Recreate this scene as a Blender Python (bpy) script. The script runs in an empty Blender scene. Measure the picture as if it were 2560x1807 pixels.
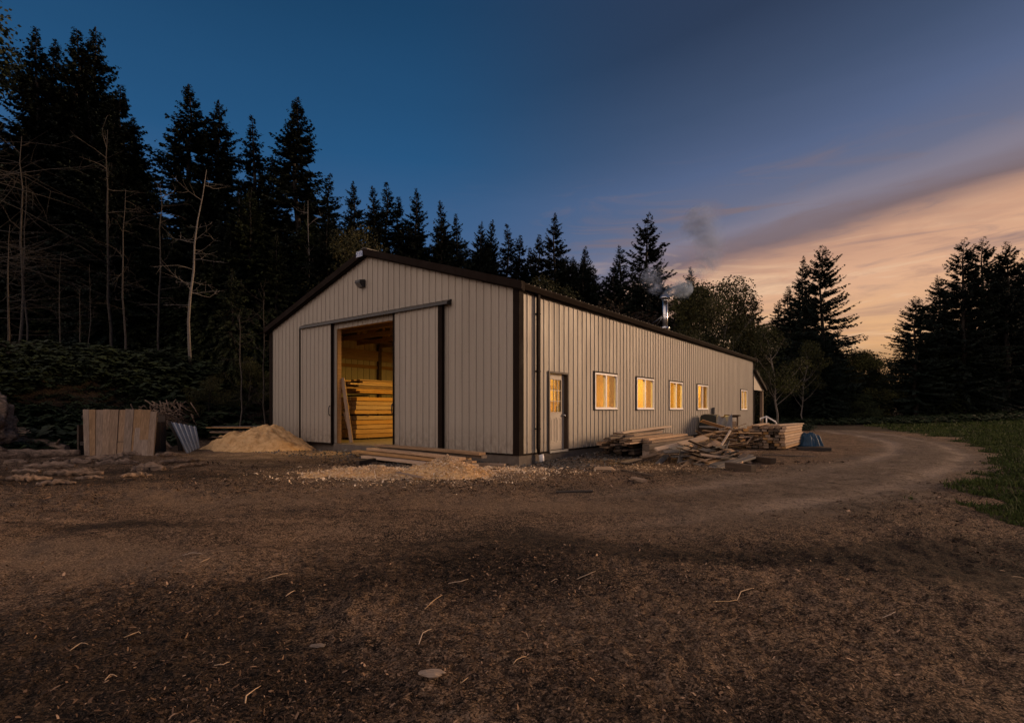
# Sawmill building at dusk: every object is built below from code, no files are read.
import bpy, bmesh, math, random
import numpy as np
from mathutils import Vector, Matrix
R = random.Random(7)
NR = np.random.default_rng(11)
S = bpy.context.scene
COL = S.collection
rad = math.radians

# ---------------------------------------------------------------- camera model
F, HY, ZC = 1315.7, 1025.4, 1.064          # focal length and horizon measured on the 2560 px photo, eye height over the floor
def PD(px, py, d):                         # a point seen at (px, py), d metres away
    return Vector(((px-1280)/F*d, d, ZC-(py-HY)/F*d))
def PZ(px, py, z):                         # where that sight line meets height z
    return PD(px, py, (ZC-z)*F/(py-HY))
# ---------------------------------------------------------------- building frame: v along the side wall, u along the gable wall
YAW = 0.651
SD = Vector((math.sin(YAW), math.cos(YAW), 0)); FD = Vector((-math.cos(YAW), math.sin(YAW), 0))
C0 = Vector((0.161, 12.348, 0))
W, L, HE, RISE = 11.247, 22.747, 4.0, 1.764
def BW(v, u, z): return C0 + SD*v + FD*u + Vector((0, 0, z))
def loc_vu(x, y):
    dx, dy = x-C0.x, y-C0.y
    return dx*SD.x+dy*SD.y, dx*FD.x+dy*FD.y
CV, CU = loc_vu(0, 0)
def ray(px):
    k = (px-1280)/F
    return k*SD.x+SD.y, k*FD.x+FD.y
def on_front(px, v=0.0):                   # u of the point of the plane v seen in column px
    a, b = ray(px); return CU+b*(v-CV)/a
def on_side(px, u=0.0):
    a, b = ray(px); return CV+a*(u-CU)/b
def depth_vu(v, u): return (C0+SD*v+FD*u).y
def z_at(py, v, u): return ZC-(py-HY)*depth_vu(v, u)/F

# ---------------------------------------------------------------- noise in numpy
def _h(ix, iy, s):
    n = (ix.astype(np.int64)*374761393 + iy.astype(np.int64)*668265263 + s*1442695041) & 0x7fffffff
    n = ((n ^ (n >> 13))*1274126177) & 0x7fffffff
    return ((n ^ (n >> 16)) & 0xffff)/65535.0
def vn(x, y, s=0):
    x = np.asarray(x, float); y = np.asarray(y, float)
    ix, iy = np.floor(x), np.floor(y); fx, fy = x-ix, y-iy
    fx = fx*fx*fx*(fx*(fx*6-15)+10); fy = fy*fy*fy*(fy*(fy*6-15)+10)
    a = _h(ix, iy, s); b = _h(ix+1, iy, s); c = _h(ix, iy+1, s); d = _h(ix+1, iy+1, s)
    return (a+(b-a)*fx)*(1-fy)+(c+(d-c)*fx)*fy-0.5
def fbm(x, y, s=0, o=4, g=.5):
    r = 0; a = 1.; k = 1.
    for i in range(o):
        r = r+a*vn(np.asarray(x)*k+i*17.3, np.asarray(y)*k-i*9.1, s+i); a *= g; k *= 2.03
    return r
def sst(a, b, x):
    t = np.clip((np.asarray(x, float)-a)/(b-a), 0, 1); return t*t*(3-2*t)

# ---------------------------------------------------------------- terrain
TRACK = [PZ(px, py, z) for px, py, z in ((300,1330,-.3),(760,1300,-.3),(1250,1288,-.3),(1560,1270,-.28),(1880,1238,-.26),(2110,1204,-.25),(2262,1168,-.25),(2318,1136,-.25),(2296,1111,-.28),(2200,1094,-.3),(2080,1080,-.3),(1960,1066,-.3))]
def track_dist(x, y):
    best = np.full(np.shape(x), 1e9)
    for a, b in zip(TRACK[:-1], TRACK[1:]):
        ax, ay, bx, by = a.x, a.y, b.x, b.y
        t = np.clip(((x-ax)*(bx-ax)+(y-ay)*(by-ay))/((bx-ax)**2+(by-ay)**2), 0, 1)
        best = np.minimum(best, np.hypot(x-ax-t*(bx-ax), y-ay-t*(by-ay)))
    return best
def gz(x, y, fine=True):
    x = np.asarray(x, float); y = np.asarray(y, float)
    v, u = loc_vu(x, y)
    z = -.17-.24*sst(11, 2, y)-.12*sst(5, 16, x)*sst(40, 8, y)
    z = z+.10*sst(1., 4.5, v)*sst(-2.2, -.3, u)*sst(23.5, 20, v)
    e = u-13.7-.8*fbm(x*.12, y*.12, 3, 2)
    z = z+3.3*sst(0, 7, e)+.16*np.maximum(0, e-7)
    z = z+.03*fbm(x*.35+.1*y, y*1.5, 15, 3)*sst(14, 6, y)*sst(.2, 1.2, -u+1)
    z = z+.75*sst(38, 70, np.hypot(x, y))*sst(0, -20, u)
    inb = sst(-.35, .15, np.minimum(np.minimum(v, L-v), np.minimum(u, W-u)))
    z = z*(1-inb)-.32*inb
    rough = 1-inb
    near = sst(60, 12, np.hypot(x, y))
    z = z+rough*(.10*fbm(x*.16, y*.16, 5, 3)*sst(4, 12, np.hypot(v*0+np.maximum(0, -u), np.maximum(0, -v))+4)
                 +.055*fbm(x*.7, y*.7, 9, 3))
    if fine:
        td = track_dist(x, y)
        soft = sst(1.0, 2.6, td)
        z = z+rough*near*(.030*fbm(x*2.6, y*2.6, 21, 3)*(.35+.65*soft)+.024*fbm(x*9, y*9, 31, 2)*(.3+.7*soft)+.012*fbm(x*21, y*21, 33, 2)*sst(14, 5, y)*(.3+.7*soft))
        z = z-rough*.035*(np.exp(-((td-.85)/.22)**2))*sst(.1, 2, np.minimum(9, y))
    return z
def g1(x, y): return float(gz(np.array([x]), np.array([y]))[0])
def G(px, py):
    z = -.25
    for _ in range(5):
        p = PZ(px, py, z); z = .5*z+.5*g1(p.x, p.y)
    return Vector((p.x, p.y, g1(p.x, p.y)))

# ---------------------------------------------------------------- object helpers
def link(o, parent=None):
    COL.objects.link(o)
    if parent is not None: o.parent = parent
    return o
def tag(o, label=None, cat=None, group=None, kind=None):
    if label: o['label'] = label
    if cat: o['category'] = cat
    if group: o['group'] = group
    if kind: o['kind'] = kind
    return o
def thing(name, label, cat, loc=(0, 0, 0), rotz=0., group=None):
    o = bpy.data.objects.new(name, None); o.empty_display_size = .2
    o.location = loc; o.rotation_euler = (0, 0, rotz)
    return tag(link(o), label, cat, group)
class MB:
    """collects boxes, bars, tubes, sheets; build() links them as ONE mesh object"""
    def __init__(s): s.v = []; s.f = []; s.m = []; s.sm = []
    def add(s, vs, fs, mi=0, smooth=False):
        o = len(s.v); s.v += [tuple(p) for p in vs]; s.f += [tuple(i+o for i in f) for f in fs]
        s.m += [mi]*len(fs); s.sm += [smooth]*len(fs); return s
    def box(s, a, b, mi=0, M=None):
        x0, y0, z0 = a; x1, y1, z1 = b
        vs = [Vector(p) for p in ((x0,y0,z0),(x1,y0,z0),(x1,y1,z0),(x0,y1,z0),(x0,y0,z1),(x1,y0,z1),(x1,y1,z1),(x0,y1,z1))]
        if M is not None: vs = [M@p for p in vs]
        return s.add(vs, [(3,2,1,0),(4,5,6,7),(0,1,5,4),(1,2,6,5),(2,3,7,6),(3,0,4,7)], mi)
    def bar(s, p, q, w, t, up=(0,0,1), mi=0):
        p, q = Vector(p), Vector(q); x = (q-p); l = x.length; x.normalize()
        y = Vector(up).cross(x)
        if y.length < 1e-4: y = Vector((0,1,0)).cross(x)
        y.normalize(); z = x.cross(y)
        M = Matrix(((x.x,y.x,z.x,p.x),(x.y,y.y,z.y,p.y),(x.z,y.z,z.z,p.z),(0,0,0,1)))
        return s.box((0,-w/2,-t/2), (l,w/2,t/2), mi, M)
    def tube(s, pts, rs, n=8, mi=0, cap=True, smooth=True):
        pts = [Vector(p) for p in pts]
        if not hasattr(rs, '__len__'): rs = [rs]*len(pts)
        rings = []; prev = None
        for i, p in enumerate(pts):
            d = (pts[min(i+1, len(pts)-1)]-pts[max(i-1, 0)]).normalized()
            a = d.cross(Vector((0,0,1)) if abs(d.z) < .9 else Vector((1,0,0))).normalized() if prev is None else (prev-d*prev.dot(d)).normalized()
            prev = a; b = d.cross(a)
            rings.append([p+(a*math.cos(2*math.pi*k/n)+b*math.sin(2*math.pi*k/n))*rs[i] for k in range(n)])
        vs = [q for r in rings for q in r]; fs = []
        for i in range(len(pts)-1):
            for k in range(n):
                fs.append((i*n+k, i*n+(k+1)%n, (i+1)*n+(k+1)%n, (i+1)*n+k))
        o = len(s.v); s.add(vs, fs, mi, smooth)
        if cap:
            s.add([], []); s.f += [tuple(o+k for k in range(n-1, -1, -1)), tuple(o+(len(pts)-1)*n+k for k in range(n))]; s.m += [mi]*2; s.sm += [False]*2
        return s
    def prism(s, prof, axis, a, b, mi=0):
        """profile of 2-D points swept along axis 0/1/2 from a to b"""
        def P(p, t):
            l = list(p); l.insert(axis, t); return tuple(l)
        n = len(prof); vs = [P(p, a) for p in prof]+[P(p, b) for p in prof]
        fs = [tuple(range(n-1, -1, -1)), tuple(range(n, 2*n))]+[(i, (i+1)%n, n+(i+1)%n, n+i) for i in range(n)]
        return s.add(vs, fs, mi)
    def mesh(s, name, mats):
        me = bpy.data.meshes.new(name); me.from_pydata(s.v, [], s.f)
        for m in (mats if isinstance(mats, (list, tuple)) else [mats]): me.materials.append(m)
        me.polygons.foreach_set('material_index', s.m); me.polygons.foreach_set('use_smooth', s.sm)
        me.update(); return me
    def build(s, name, mats, parent=None, fix=True, bevel=0):
        me = s.mesh(name, mats)
        if fix:
            bm = bmesh.new(); bm.from_mesh(me)
            bmesh.ops.recalc_face_normals(bm, faces=bm.faces)
            if bevel: bmesh.ops.bevel(bm, geom=bm.edges[:], offset=bevel, segments=1, affect='EDGES', clamp_overlap=True)
            bm.to_mesh(me); bm.free()
        return link(bpy.data.objects.new(name, me), parent)
def np_mesh(name, V, Q, mats, smooth=False, col=None, mi=None):
    """fast mesh: V (n,3), Q (m,k) faces of k corners"""
    me = bpy.data.meshes.new(name); V = np.asarray(V, np.float32); Q = np.asarray(Q, np.int32)
    k = Q.shape[1]
    me.vertices.add(len(V)); me.vertices.foreach_set('co', V.ravel())
    me.loops.add(Q.size); me.loops.foreach_set('vertex_index', Q.ravel())
    me.polygons.add(len(Q)); me.polygons.foreach_set('loop_start', np.arange(0, Q.size, k, dtype=np.int32))
    if smooth: me.polygons.foreach_set('use_smooth', np.ones(len(Q), bool))
    for m in (mats if isinstance(mats, (list, tuple)) else [mats]): me.materials.append(m)
    if mi is not None: me.polygons.foreach_set('material_index', np.asarray(mi, np.int32))
    for nm, c in (col or {}).items():
        a = me.attributes.new(nm, 'FLOAT', 'POINT'); a.data.foreach_set('value', np.asarray(c, np.float32))
    me.update(calc_edges=True); me.validate(); return me

# ---------------------------------------------------------------- materials
def lin(r, g, b):
    f = lambda c: (c/255/12.92 if c/255 <= .04045 else ((c/255+.055)/1.055)**2.4)
    return (f(r), f(g), f(b), 1)
class NT:
    def __init__(s, name):
        s.mat = bpy.data.materials.new(name); s.mat.use_nodes = True; s.t = s.mat.node_tree
        s.b = s.t.nodes['Principled BSDF']
    def n(s, typ, **kw):
        o = s.t.nodes.new(typ)
        for k, v in kw.items():
            if k in o.inputs: s.to(v, o.inputs[k])
            else: setattr(o, k, v)
        return o
    def to(s, v, inp):
        if isinstance(v, bpy.types.NodeSocket): s.t.links.new(v, inp)
        else: inp.default_value = v
    def mix(s, f, a, b, mode='MIX'):
        o = s.t.nodes.new('ShaderNodeMix'); o.data_type = 'RGBA'; o.blend_type = mode
        s.to(f, o.inputs[0]); s.to(a, o.inputs[6]); s.to(b, o.inputs[7]); return o.outputs[2]
    def math(s, op, a, b=0., c=None, clamp=False):
        o = s.t.nodes.new('ShaderNodeMath'); o.operation = op; o.use_clamp = clamp
        s.to(a, o.inputs[0]); s.to(b, o.inputs[1])
        if c is not None: s.to(c, o.inputs[2])
        return o.outputs[0]
    def mr(s, v, a, b, c=0., d=1.):
        o = s.t.nodes.new('ShaderNodeMapRange'); s.to(v, o.inputs[0])
        for i, q in enumerate((a, b, c, d)): o.inputs[i+1].default_value = q
        return o.outputs[0]
    def noise(s, scale, detail=3., rough=.55, vec=None, dist=0.):
        o = s.n('ShaderNodeTexNoise', Scale=scale, Detail=detail, Roughness=rough, Distortion=dist)
        if vec is not None: s.to(vec, o.inputs['Vector'])
        return o.outputs[0]
    def coord(s, scale=(1,1,1), which='Object'):
        tc = s.t.nodes.new('ShaderNodeTexCoord'); m = s.t.nodes.new('ShaderNodeMapping')
        s.to(tc.outputs[which], m.inputs[0]); m.inputs['Scale'].default_value = scale; return m.outputs[0]
    def rnd(s): return s.t.nodes.new('ShaderNodeObjectInfo').outputs['Random']
    def attr(s, nm): return s.n('ShaderNodeAttribute', attribute_name=nm).outputs['Fac']
    def ramp(s, v, stops):
        o = s.t.nodes.new('ShaderNodeValToRGB'); e = o.color_ramp.elements; s.to(v, o.inputs[0])
        while len(e) < len(stops): e.new(.5)
        for q, (p, c) in zip(e, stops): q.position = p; q.color = c if len(c) == 4 else (*c, 1)
        return o.outputs[0]
    def bump(s, h, strength=.3, dist=.02):
        o = s.n('ShaderNodeBump', Strength=strength, Distance=dist); s.to(h, o.inputs['Height']); s.to(o.outputs[0], s.b.inputs['Normal'])
    def done(s, col=None, rough=.6, metal=0., spec=.5):
        if col is not None: s.to(col if not isinstance(col, tuple) else (*col[:3], 1), s.b.inputs['Base Color'])
        s.to(rough, s.b.inputs['Roughness']); s.to(metal, s.b.inputs['Metallic']); s.to(spec, s.b.inputs['Specular IOR Level'])
        return s.mat
def wood(name, a, b, rough=.75, var=.45, k=1., up=False):
    m = NT(name); r = m.rnd(); v = m.coord((14*k, 14*k, 1.2*k) if up else (1.2*k, 14*k, 14*k))
    off = m.n('ShaderNodeVectorMath', operation='ADD'); m.to(v, off.inputs[0]); cx = m.n('ShaderNodeCombineXYZ')
    m.to(m.math('MULTIPLY', r, 37.), cx.inputs[0]); m.to(m.math('MULTIPLY', r, 91.), cx.inputs[1]); m.to(cx.outputs[0], off.inputs[1])
    g = m.noise(2.2, 4, .6, off.outputs[0], .6)
    c = m.mix(m.mr(g, .32, .7), (*a, 1), (*b, 1))
    big = m.noise(.8, 2, .5, off.outputs[0])
    c = m.mix(m.mr(big, .35, .75, 0, .35), c, (a[0]*.45, a[1]*.42, a[2]*.4, 1))
    hs = m.n('ShaderNodeHueSaturation', Color=c); m.to(m.mr(r, 0, 1, 1-var, 1+var), hs.inputs['Value'])
    m.to(m.mr(m.math('FRACT', m.math('MULTIPLY', r, 7.77)), 0, 1, .7, 1.15), hs.inputs['Saturation'])
    m.bump(g, .35, .004)
    return m.done(hs.outputs[0], rough, 0, .25)
def flat(name, c, rough=.6, metal=0., spec=.5, dirt=.25, scale=3., bump=0.):
    m = NT(name); v = m.coord(); n = m.noise(scale, 5, .6, v)
    col = m.mix(m.mr(n, .35, .75, 0, dirt), (*c, 1), (c[0]*.45, c[1]*.43, c[2]*.4, 1))
    if bump: m.bump(m.noise(scale*8, 4, .6, v), bump, .01)
    return m.done(col, m.mr(n, .3, .7, rough*.85, min(1, rough*1.15)), metal, spec)
M = {}
def siding(name, c):
    m = NT(name); v = m.coord((.5, .5, .12)); n = m.noise(4., 5, .62, v); f = m.noise(26., 3, .6, m.coord((1, 1, .35)))
    sp = m.n('ShaderNodeSeparateXYZ'); m.to(m.coord(), sp.inputs[0]); X, Y, Z = sp.outputs; s_ = m.math('ADD', X, Y)
    col = m.mix(m.mr(n, .35, .75, 0, .22), (*c, 1), (c[0]*.72, c[1]*.70, c[2]*.66, 1))
    col = m.mix(m.mr(f, .45, .75, 0, .12), col, (c[0]*.6, c[1]*.55, c[2]*.5, 1))
    # sheets of slightly different tone, rows of screws, mud splashed on the foot of the wall, faint run-off streaks
    wn = m.n('ShaderNodeTexWhiteNoise', noise_dimensions='1D'); m.to(m.math('FLOOR', m.math('DIVIDE', s_, .96)), wn.inputs['W'])
    hs = m.n('ShaderNodeHueSaturation', Color=col); m.to(m.mr(wn.outputs[0], 0, 1, .955, 1.045), hs.inputs['Value']); col = hs.outputs[0]
    d1 = m.math('ABSOLUTE', m.math('SUBTRACT', m.math('FRACT', m.math('DIVIDE', s_, .24)), .5)); d2 = m.math('ABSOLUTE', m.math('SUBTRACT', m.math('FRACT', m.math('DIVIDE', m.math('ADD', Z, .12), .76)), .5))
    dot = m.math('MULTIPLY', m.math('LESS_THAN', d1, .034), m.math('LESS_THAN', d2, .0105))
    col = m.mix(m.math('MULTIPLY', dot, .6), col, (.06, .045, .035, 1))
    run = m.noise(7., 4, .6, m.coord((2.2, 2.2, .10)))
    col = m.mix(m.mr(run, .55, .75, 0, .28), col, (c[0]*.5, c[1]*.46, c[2]*.42, 1))
    mud = m.math('MULTIPLY', m.mr(Z, .75, .05), m.mr(m.noise(9., 5, .65, m.coord((1, 1, .7))), .38, .62)); col = m.mix(m.math('MULTIPLY', mud, .55), col, (.11, .072, .047, 1))
    m.bump(m.noise(1.3, 3, .5, m.coord((1, 1, .4))), .4, .03)
    return m.done(col, m.mr(n, .3, .7, .42, .58), 0., .4)
M['siding'] = siding('tan_metal_siding', (.318, .278, .226))
M['door_tan'] = flat('tan_door_paint', (.36, .305, .245), .5, 0, .4, .12)
M['brown'] = flat('brown_trim_metal', (.013, .008, .006), .7, 0, .05, .3)
M['frame_brown'] = flat('door_frame_brown', (.060, .042, .031), .55, 0, .2, .25)
M['track'] = flat('glossy_brown_track', (.010, .009, .010), .32, 0, .30, .2)
M['roof'] = flat('brown_roof_metal', (.018, .0125, .0095), .45, 0, .35, .3)
M['concrete'] = flat('concrete', (.125, .102, .084), .85, 0, .3, .45, 5., .4)
M['steel'] = flat('galvanised_steel', (.62, .62, .62), .26, 1., .5, .15, 6.)
M['dullsteel'] = flat('weathered_steel', (.36, .36, .36), .5, .75, .5, .4, 4.)
M['boxgrey'] = flat('dull_grey_box', (.085, .085, .082), .55, .2, .4, .4, 4.)
M['white'] = flat('white_vinyl', (.78, .75, .72), .45, 0, .4, .12)
M['black'] = flat('black_metal', (.018, .018, .02), .45, 0, .5, .2)
M['plate'] = flat('blue_white_plate', (.50, .58, .72), .4, 0, .4, .15)
M['ink'] = flat('plate_ink', (.05, .10, .28), .5)
M['pine'] = wood('interior_pine', (.50, .33, .17), (.36, .21, .09), var=.18)
M['beam'] = wood('framing_lumber', (.30, .19, .10), (.20, .12, .06), var=.2)
M['ply'] = wood('interior_lining_boards', (.56, .40, .22), (.50, .345, .18), var=.08, k=.3)
M['fresh'] = wood('fresh_sawn_lumber', (.47, .295, .155), (.30, .175, .085), var=.35)
M['aged'] = wood('weathered_lumber', (.275, .19, .125), (.14, .095, .062), var=.45)
M['grey'] = wood('grey_barn_board', (.17, .145, .12), (.09, .078, .066), var=.35)
M['binwood'] = wood('upright_weathered_planks', (.36, .235, .14), (.185, .118, .068), var=.12, up=True)
M['dark'] = wood('damp_dark_timber', (.075, .052, .036), (.035, .025, .018), var=.35)
M['pale'] = wood('pale_new_board', (.55, .38, .23), (.42, .27, .15), var=.15)
def glass():
    m = NT('window_glass'); t = m.t; t.nodes.remove(m.b); out = t.nodes['Material Output']
    tr = m.n('ShaderNodeBsdfTransparent'); tr.inputs[0].default_value = (.93, .94, .93, 1)
    gl = m.n('ShaderNodeBsdfGlossy'); gl.inputs['Roughness'].default_value = .03
    fr = m.n('ShaderNodeFresnel', IOR=1.45); mx = m.n('ShaderNodeMixShader')
    m.to(m.math('MULTIPLY', fr.outputs[0], .55), mx.inputs[0]); m.to(tr.outputs[0], mx.inputs[1]); m.to(gl.outputs[0], mx.inputs[2]); m.to(mx.outputs[0], out.inputs[0])
    return m.mat
M['glass'] = glass()
def lampmat():
    m = NT('lamp_diffuser'); m.to((1., .62, .25, 1), m.b.inputs['Emission Color']); m.b.inputs['Emission Strength'].default_value = 6.
    return m.done((.8, .8, .75), .5)
M['lamp'] = lampmat()
# ================================================================ the metal building
def ribbed(mb, s0, s1, zb, top, fmap, holes=(), p=.24, h=.021, phase=0., mi=0):
    bps = []
    k0 = int(math.floor((s0-phase)/p))-1
    for k in range(k0, int((s1-phase)/p)+2):
        b = phase+k*p
        for ds, o in ((0, 0), (.014, h), (.038, h), (.052, 0), (.110, 0), (.118, .0035), (.130, .0035), (.138, 0), (.172, 0), (.180, .0035), (.192, .0035), (.200, 0)):
            bps.append((b+ds, o))
    bps.sort()
    xs = np.array([b[0] for b in bps]); os_ = np.array([b[1] for b in bps])
    cuts = sorted(set([s0, s1]+[x for x, _ in bps if s0 < x < s1]+[q for a in holes for q in a[:2] if s0 < q < s1]+([W/2] if s0 < W/2 < s1 and top(W/2) > HE+.5 else [])))
    for a, b in zip(cuts[:-1], cuts[1:]):
        if b-a < 1e-5: continue
        oa, ob = float(np.interp(a, xs, os_)), float(np.interp(b, xs, os_)); mid = (a+b)/2
        iv = [(zb, None)]
        hs = sorted([(x[2], x[3]) for x in holes if x[0] < mid < x[1]])
        segs = []; z = zb
        for q0, q1 in hs:
            if q0 > z: segs.append((z, q0))
            z = q1
        segs.append((z, None))
        for q0, q1 in segs:
            ta, tb = (top(a), top(b)) if q1 is None else (q1, q1)
            if ta <= q0: continue
            mb.add([fmap(a, oa, q0), fmap(b, ob, q0), fmap(b, ob, tb), fmap(a, oa, ta)], [(0, 1, 2, 3)], mi)
flatwall = lambda s: HE
gable = lambda s: HE+RISE*(1-abs(s-W/2)/(W/2))
BL = thing('metal_building', 'long tan ribbed metal workshop with brown trim, lit windows and open sliding doors', 'building', C0, math.pi/2-YAW)

# positions read off the photograph, turned into metres on the wall planes
UOR, UOL = on_front(1000), on_front(842)           # door opening
ZOP = 3.64
wins = [(3.659, 1.436), (6.561, 1.436), (9.532, 1.436), (12.775, 1.436), (19.937, 1.30)]
WZ0, WZ1 = 1.106, 2.16
DV0, DV1, DZ1 = on_side(1369), on_side(1419), 2.06
fr = MB(); ribbed(fr, 0, W, .02, gable, lambda s, o, z: (-o, s, z), [(UOR, UOL, -.2, ZOP)], phase=.11)
fr.build('front_wall', M['siding'], BL, fix=False)
sw = MB(); ribbed(sw, 0, L, .02, flatwall, lambda s, o, z: (s, -o, z), [(a, a+w, WZ0, WZ1) for a, w in wins]+[(DV0+.05, DV1-.05, -.2, DZ1-.05)], phase=.07)
sw.build('side_wall', M['siding'], BL, fix=False)
bw = MB(); ribbed(bw, 0, W, .02, gable, lambda s, o, z: (L+o, s, z)); bw.build('rear_wall', M['siding'], BL, fix=False)
fw = MB(); ribbed(fw, 0, L, .02, flatwall, lambda s, o, z: (s, W+o, z)); fw.build('far_side_wall', M['siding'], BL, fix=False)
fo = MB()
fo.box((-.005, .035, -.6), (.13, UOR-.02, .035)).box((-.005, UOL+.02, -.6), (.13, W-.02, .035)).box((.13, .0, -.6), (L-.1, .16, .035)).box((.13, W-.16, -.6), (L-.1, W, .035)).box((L-.1, .0, -.6), (L, W, .035))
fo.box((-.008, -.012, -.6), (.13, .035, .036))
fo.build('foundation', M['concrete'], BL)
fl = MB(); fl.box((.13, .16, -.5), (L-.1, W-.16, .02)).box((-.10, UOR-.02, -.5), (.13, UOL+.02, .012)); fl.build('floor_slab', M['concrete'], BL)

# roof: two sheets with thickness and standing ribs, rake trim, ridge cap, gutters
PITCH = math.atan2(RISE, W/2)
def roofz(u): return HE+.075+RISE*(1-abs(u-W/2)/(W/2))
rf = MB()
for sgn in (0, 1):
    ua, ub = (-.14, W/2) if sgn == 0 else (W+.14, W/2)
    za, zb = roofz(ua), roofz(ub)
    rf.prism([(ua, za-.05), (ub, zb-.05), (ub, zb), (ua, za)], 0, -.10, L+.12)
    k = -.04
    while k < L+.1:
        rf.prism([(ua, za), (ub, zb), (ub, zb+.022), (ua, za+.022)], 0, k, k+.035); k += .24
rf.build('roof', M['roof'], BL)
for v0, v1 in ((-.17, -.035), (L+.035, L+.19)):
    for ua, ub in ((-.20, W/2), (W+.20, W/2)):
        rk = MB()
        za, zb = roofz(ua), roofz(ub)
        rk.prism([(ua, za-.16), (ub, zb-.16), (ub, zb+.03), (ua, za+.03)], 0, v0, v1)
        rk.prism([(ua, za-.19), (ub, zb-.19), (ub, zb-.165), (ua, za-.165)], 0, v0+.045, v1)
        rk.build('rake_trim', M['brown'], BL)
rc = MB(); zr = roofz(W/2)
rc.prism([(W/2-.17, zr-.02), (W/2, zr+.035), (W/2+.17, zr-.02), (W/2+.17, zr+.012), (W/2, zr+.062), (W/2-.17, zr+.012)], 0, -.16, L+.18)
rc.build('ridge_cap', M['roof'], BL)
zg = roofz(-.14)
for ub, sg in ((-.025, -1), (W+.025, 1)):
    g = MB(); a = ub+sg*.02; b = ub+sg*.165
    g.prism([(a, zg-.145), (b-sg*.045, zg-.145), (b, zg-.05), (b+sg*.008, zg-.012), (b-sg*.012, zg-.012), (b-sg*.012, zg-.05), (b-sg*.05, zg-.13), (a, zg-.13)], 0, -.03, L+.05)
    g.prism([(ub, zg-.19), (a, zg-.19), (a, zg-.02), (ub, zg-.02)], 0, -.03, L+.05)
    g.box((-.035, min(a, b), zg-.145), (-.031, max(a, b), zg-.012)); g.build('gutter', M['brown'], BL)
# corner and base trims
for nm, (a, b) in {'a': ((-.034, -.034), (.15, .12)), 'b': ((-.034, W-.12), (.15, W+.034)), 'c': ((L-.12, -.034), (L+.034, .12))}.items():
    t = MB()
    if nm == 'a': t.box((-.036, -.026, .0), (-.022, .15, HE-.07)).box((-.036, -.036, .0), (.145, -.022, HE-.07))
    elif nm == 'b': t.box((-.036, W-.16, .0), (-.022, W+.036, HE-.07)).box((-.022, W+.022, .0), (.12, W+.036, HE-.07))
    else: t.box((L-.1, -.036, .0), (L+.036, -.022, HE-.07)).box((L+.022, -.022, .0), (L+.036, .15, HE-.07))
    t.build('corner_trim', M['brown'], BL)
bt = MB(); bt.box((-.03, .15, -.005), (-.001, UOR-.3, .03)).box((-.03, UOL+.25, -.005), (-.001, W-.16, .03)).box((.145, -.03, -.005), (DV0-.01, -.001, .03)).box((DV1+.01, -.03, -.005), (L-.1, -.001, .03))
bt.build('base_trim', M['brown'], BL)
# house number at the peak
npl = MB(); npl.box((-.20, W/2+.02, roofz(W/2)-.20), (-.176, W/2+.30, roofz(W/2)-.04)); PL = npl.build('number_plate', M['plate'], BL)
SEG = {'2': 'abged', '3': 'abgcd', '5': 'afgcd'}
dg = MB(); zc_ = roofz(W/2)-.12
for i, ch in enumerate('235'):
    cy = W/2+.255-i*.095; w, h2, t = .032, .052, .008
    for s_ in SEG[ch]:
        y0, y1, z0, z1 = {'a': (-w, w, h2-t, h2+t), 'g': (-w, w, -t, t), 'd': (-w, w, -h2-t, -h2+t), 'f': (w-t, w+t, t, h2-t), 'e': (w-t, w+t, -h2+t, -t), 'b': (-w-t, -w+t, t, h2-t), 'c': (-w-t, -w+t, -h2+t, -t)}[s_]
        dg.box((-.205, cy+y0, zc_+z0), (-.2005, cy+y1, zc_+z1))
dg.build('house_number', M['ink'], PL)

# sliding doors on their track
def slider(u0, u1, z0, z1, wide_side):
    v0 = -.075
    mb = MB(); ribbed(mb, u0+.03, u1-.03, z0+.05, lambda s: z1, lambda s, o, z: (v0-.022-o, s, z), phase=u0+.02, p=.235)
    mb.box((v0-.02, u0+.03, z0+.05), (v0+.03, u1-.03, z1))
    d = mb.build('sliding_door', M['siding'], BL, fix=False)
    t = MB(); a = .15 if wide_side == 'r' else .045
    t.box((v0-.05, u0, z0), (v0+.035, u0+a, z1)).box((v0-.05, u1-.05, z0), (v0+.035, u1, z1)).box((v0-.048, u0+a, z0), (v0+.033, u1-.05, z0+.06))
    t.build('door_trim', M['brown'], d); return d
zd = .03
sdl = slider(on_front(832, -.075), on_front(751, -.075), zd-.06, 3.815, 'l')
sdr = slider(on_front(1108, -.075), on_front(985, -.075), zd-.06, 3.815, 'r')
def pull(parent, u, z):
    h = MB(); pts = [(-.125, u, z-.16), (-.175, u, z-.11), (-.18, u, z), (-.175, u, z+.11), (-.125, u, z+.16)]
    h.tube(pts, .016, 8); h.build('handle', M['black'], parent)
pull(sdl, on_front(832, -.075)+.07, 1.05); pull(sdr, on_front(985, -.075)-.025, 1.1)
UT0, UT1 = on_front(1119, -.15), on_front(750, -.15)
tk = MB()
tk.prism([(-.008, 3.95), (-.17, 3.865), (-.182, 3.80), (-.165, 3.80), (-.157, 3.853), (-.02, 3.925)], 1, UT0, UT1)
tk.prism([(-.01, 3.945), (-.178, 3.86), (-.178, 3.79), (-.03, 3.79)], 1, UT0-.006, UT0).prism([(-.01, 3.945), (-.178, 3.86), (-.178, 3.79), (-.03, 3.79)], 1, UT1, UT1+.006)
tk.build('door_track', M['track'], BL)
# jamb posts, header and wall framing behind the opening
for ja, jb in ((UOL-.01, UOL+.15), (UOR-.15, UOR+.01)): MB().box((.022, ja, .02), (.16, jb, ZOP)).build('door_jamb', M['beam'], BL)
hd = MB(); hd.box((.022, UOR-.3, ZOP), (.16, UOL+.3, ZOP+.28)); hd.build('door_header', M['beam'], BL)

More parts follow.
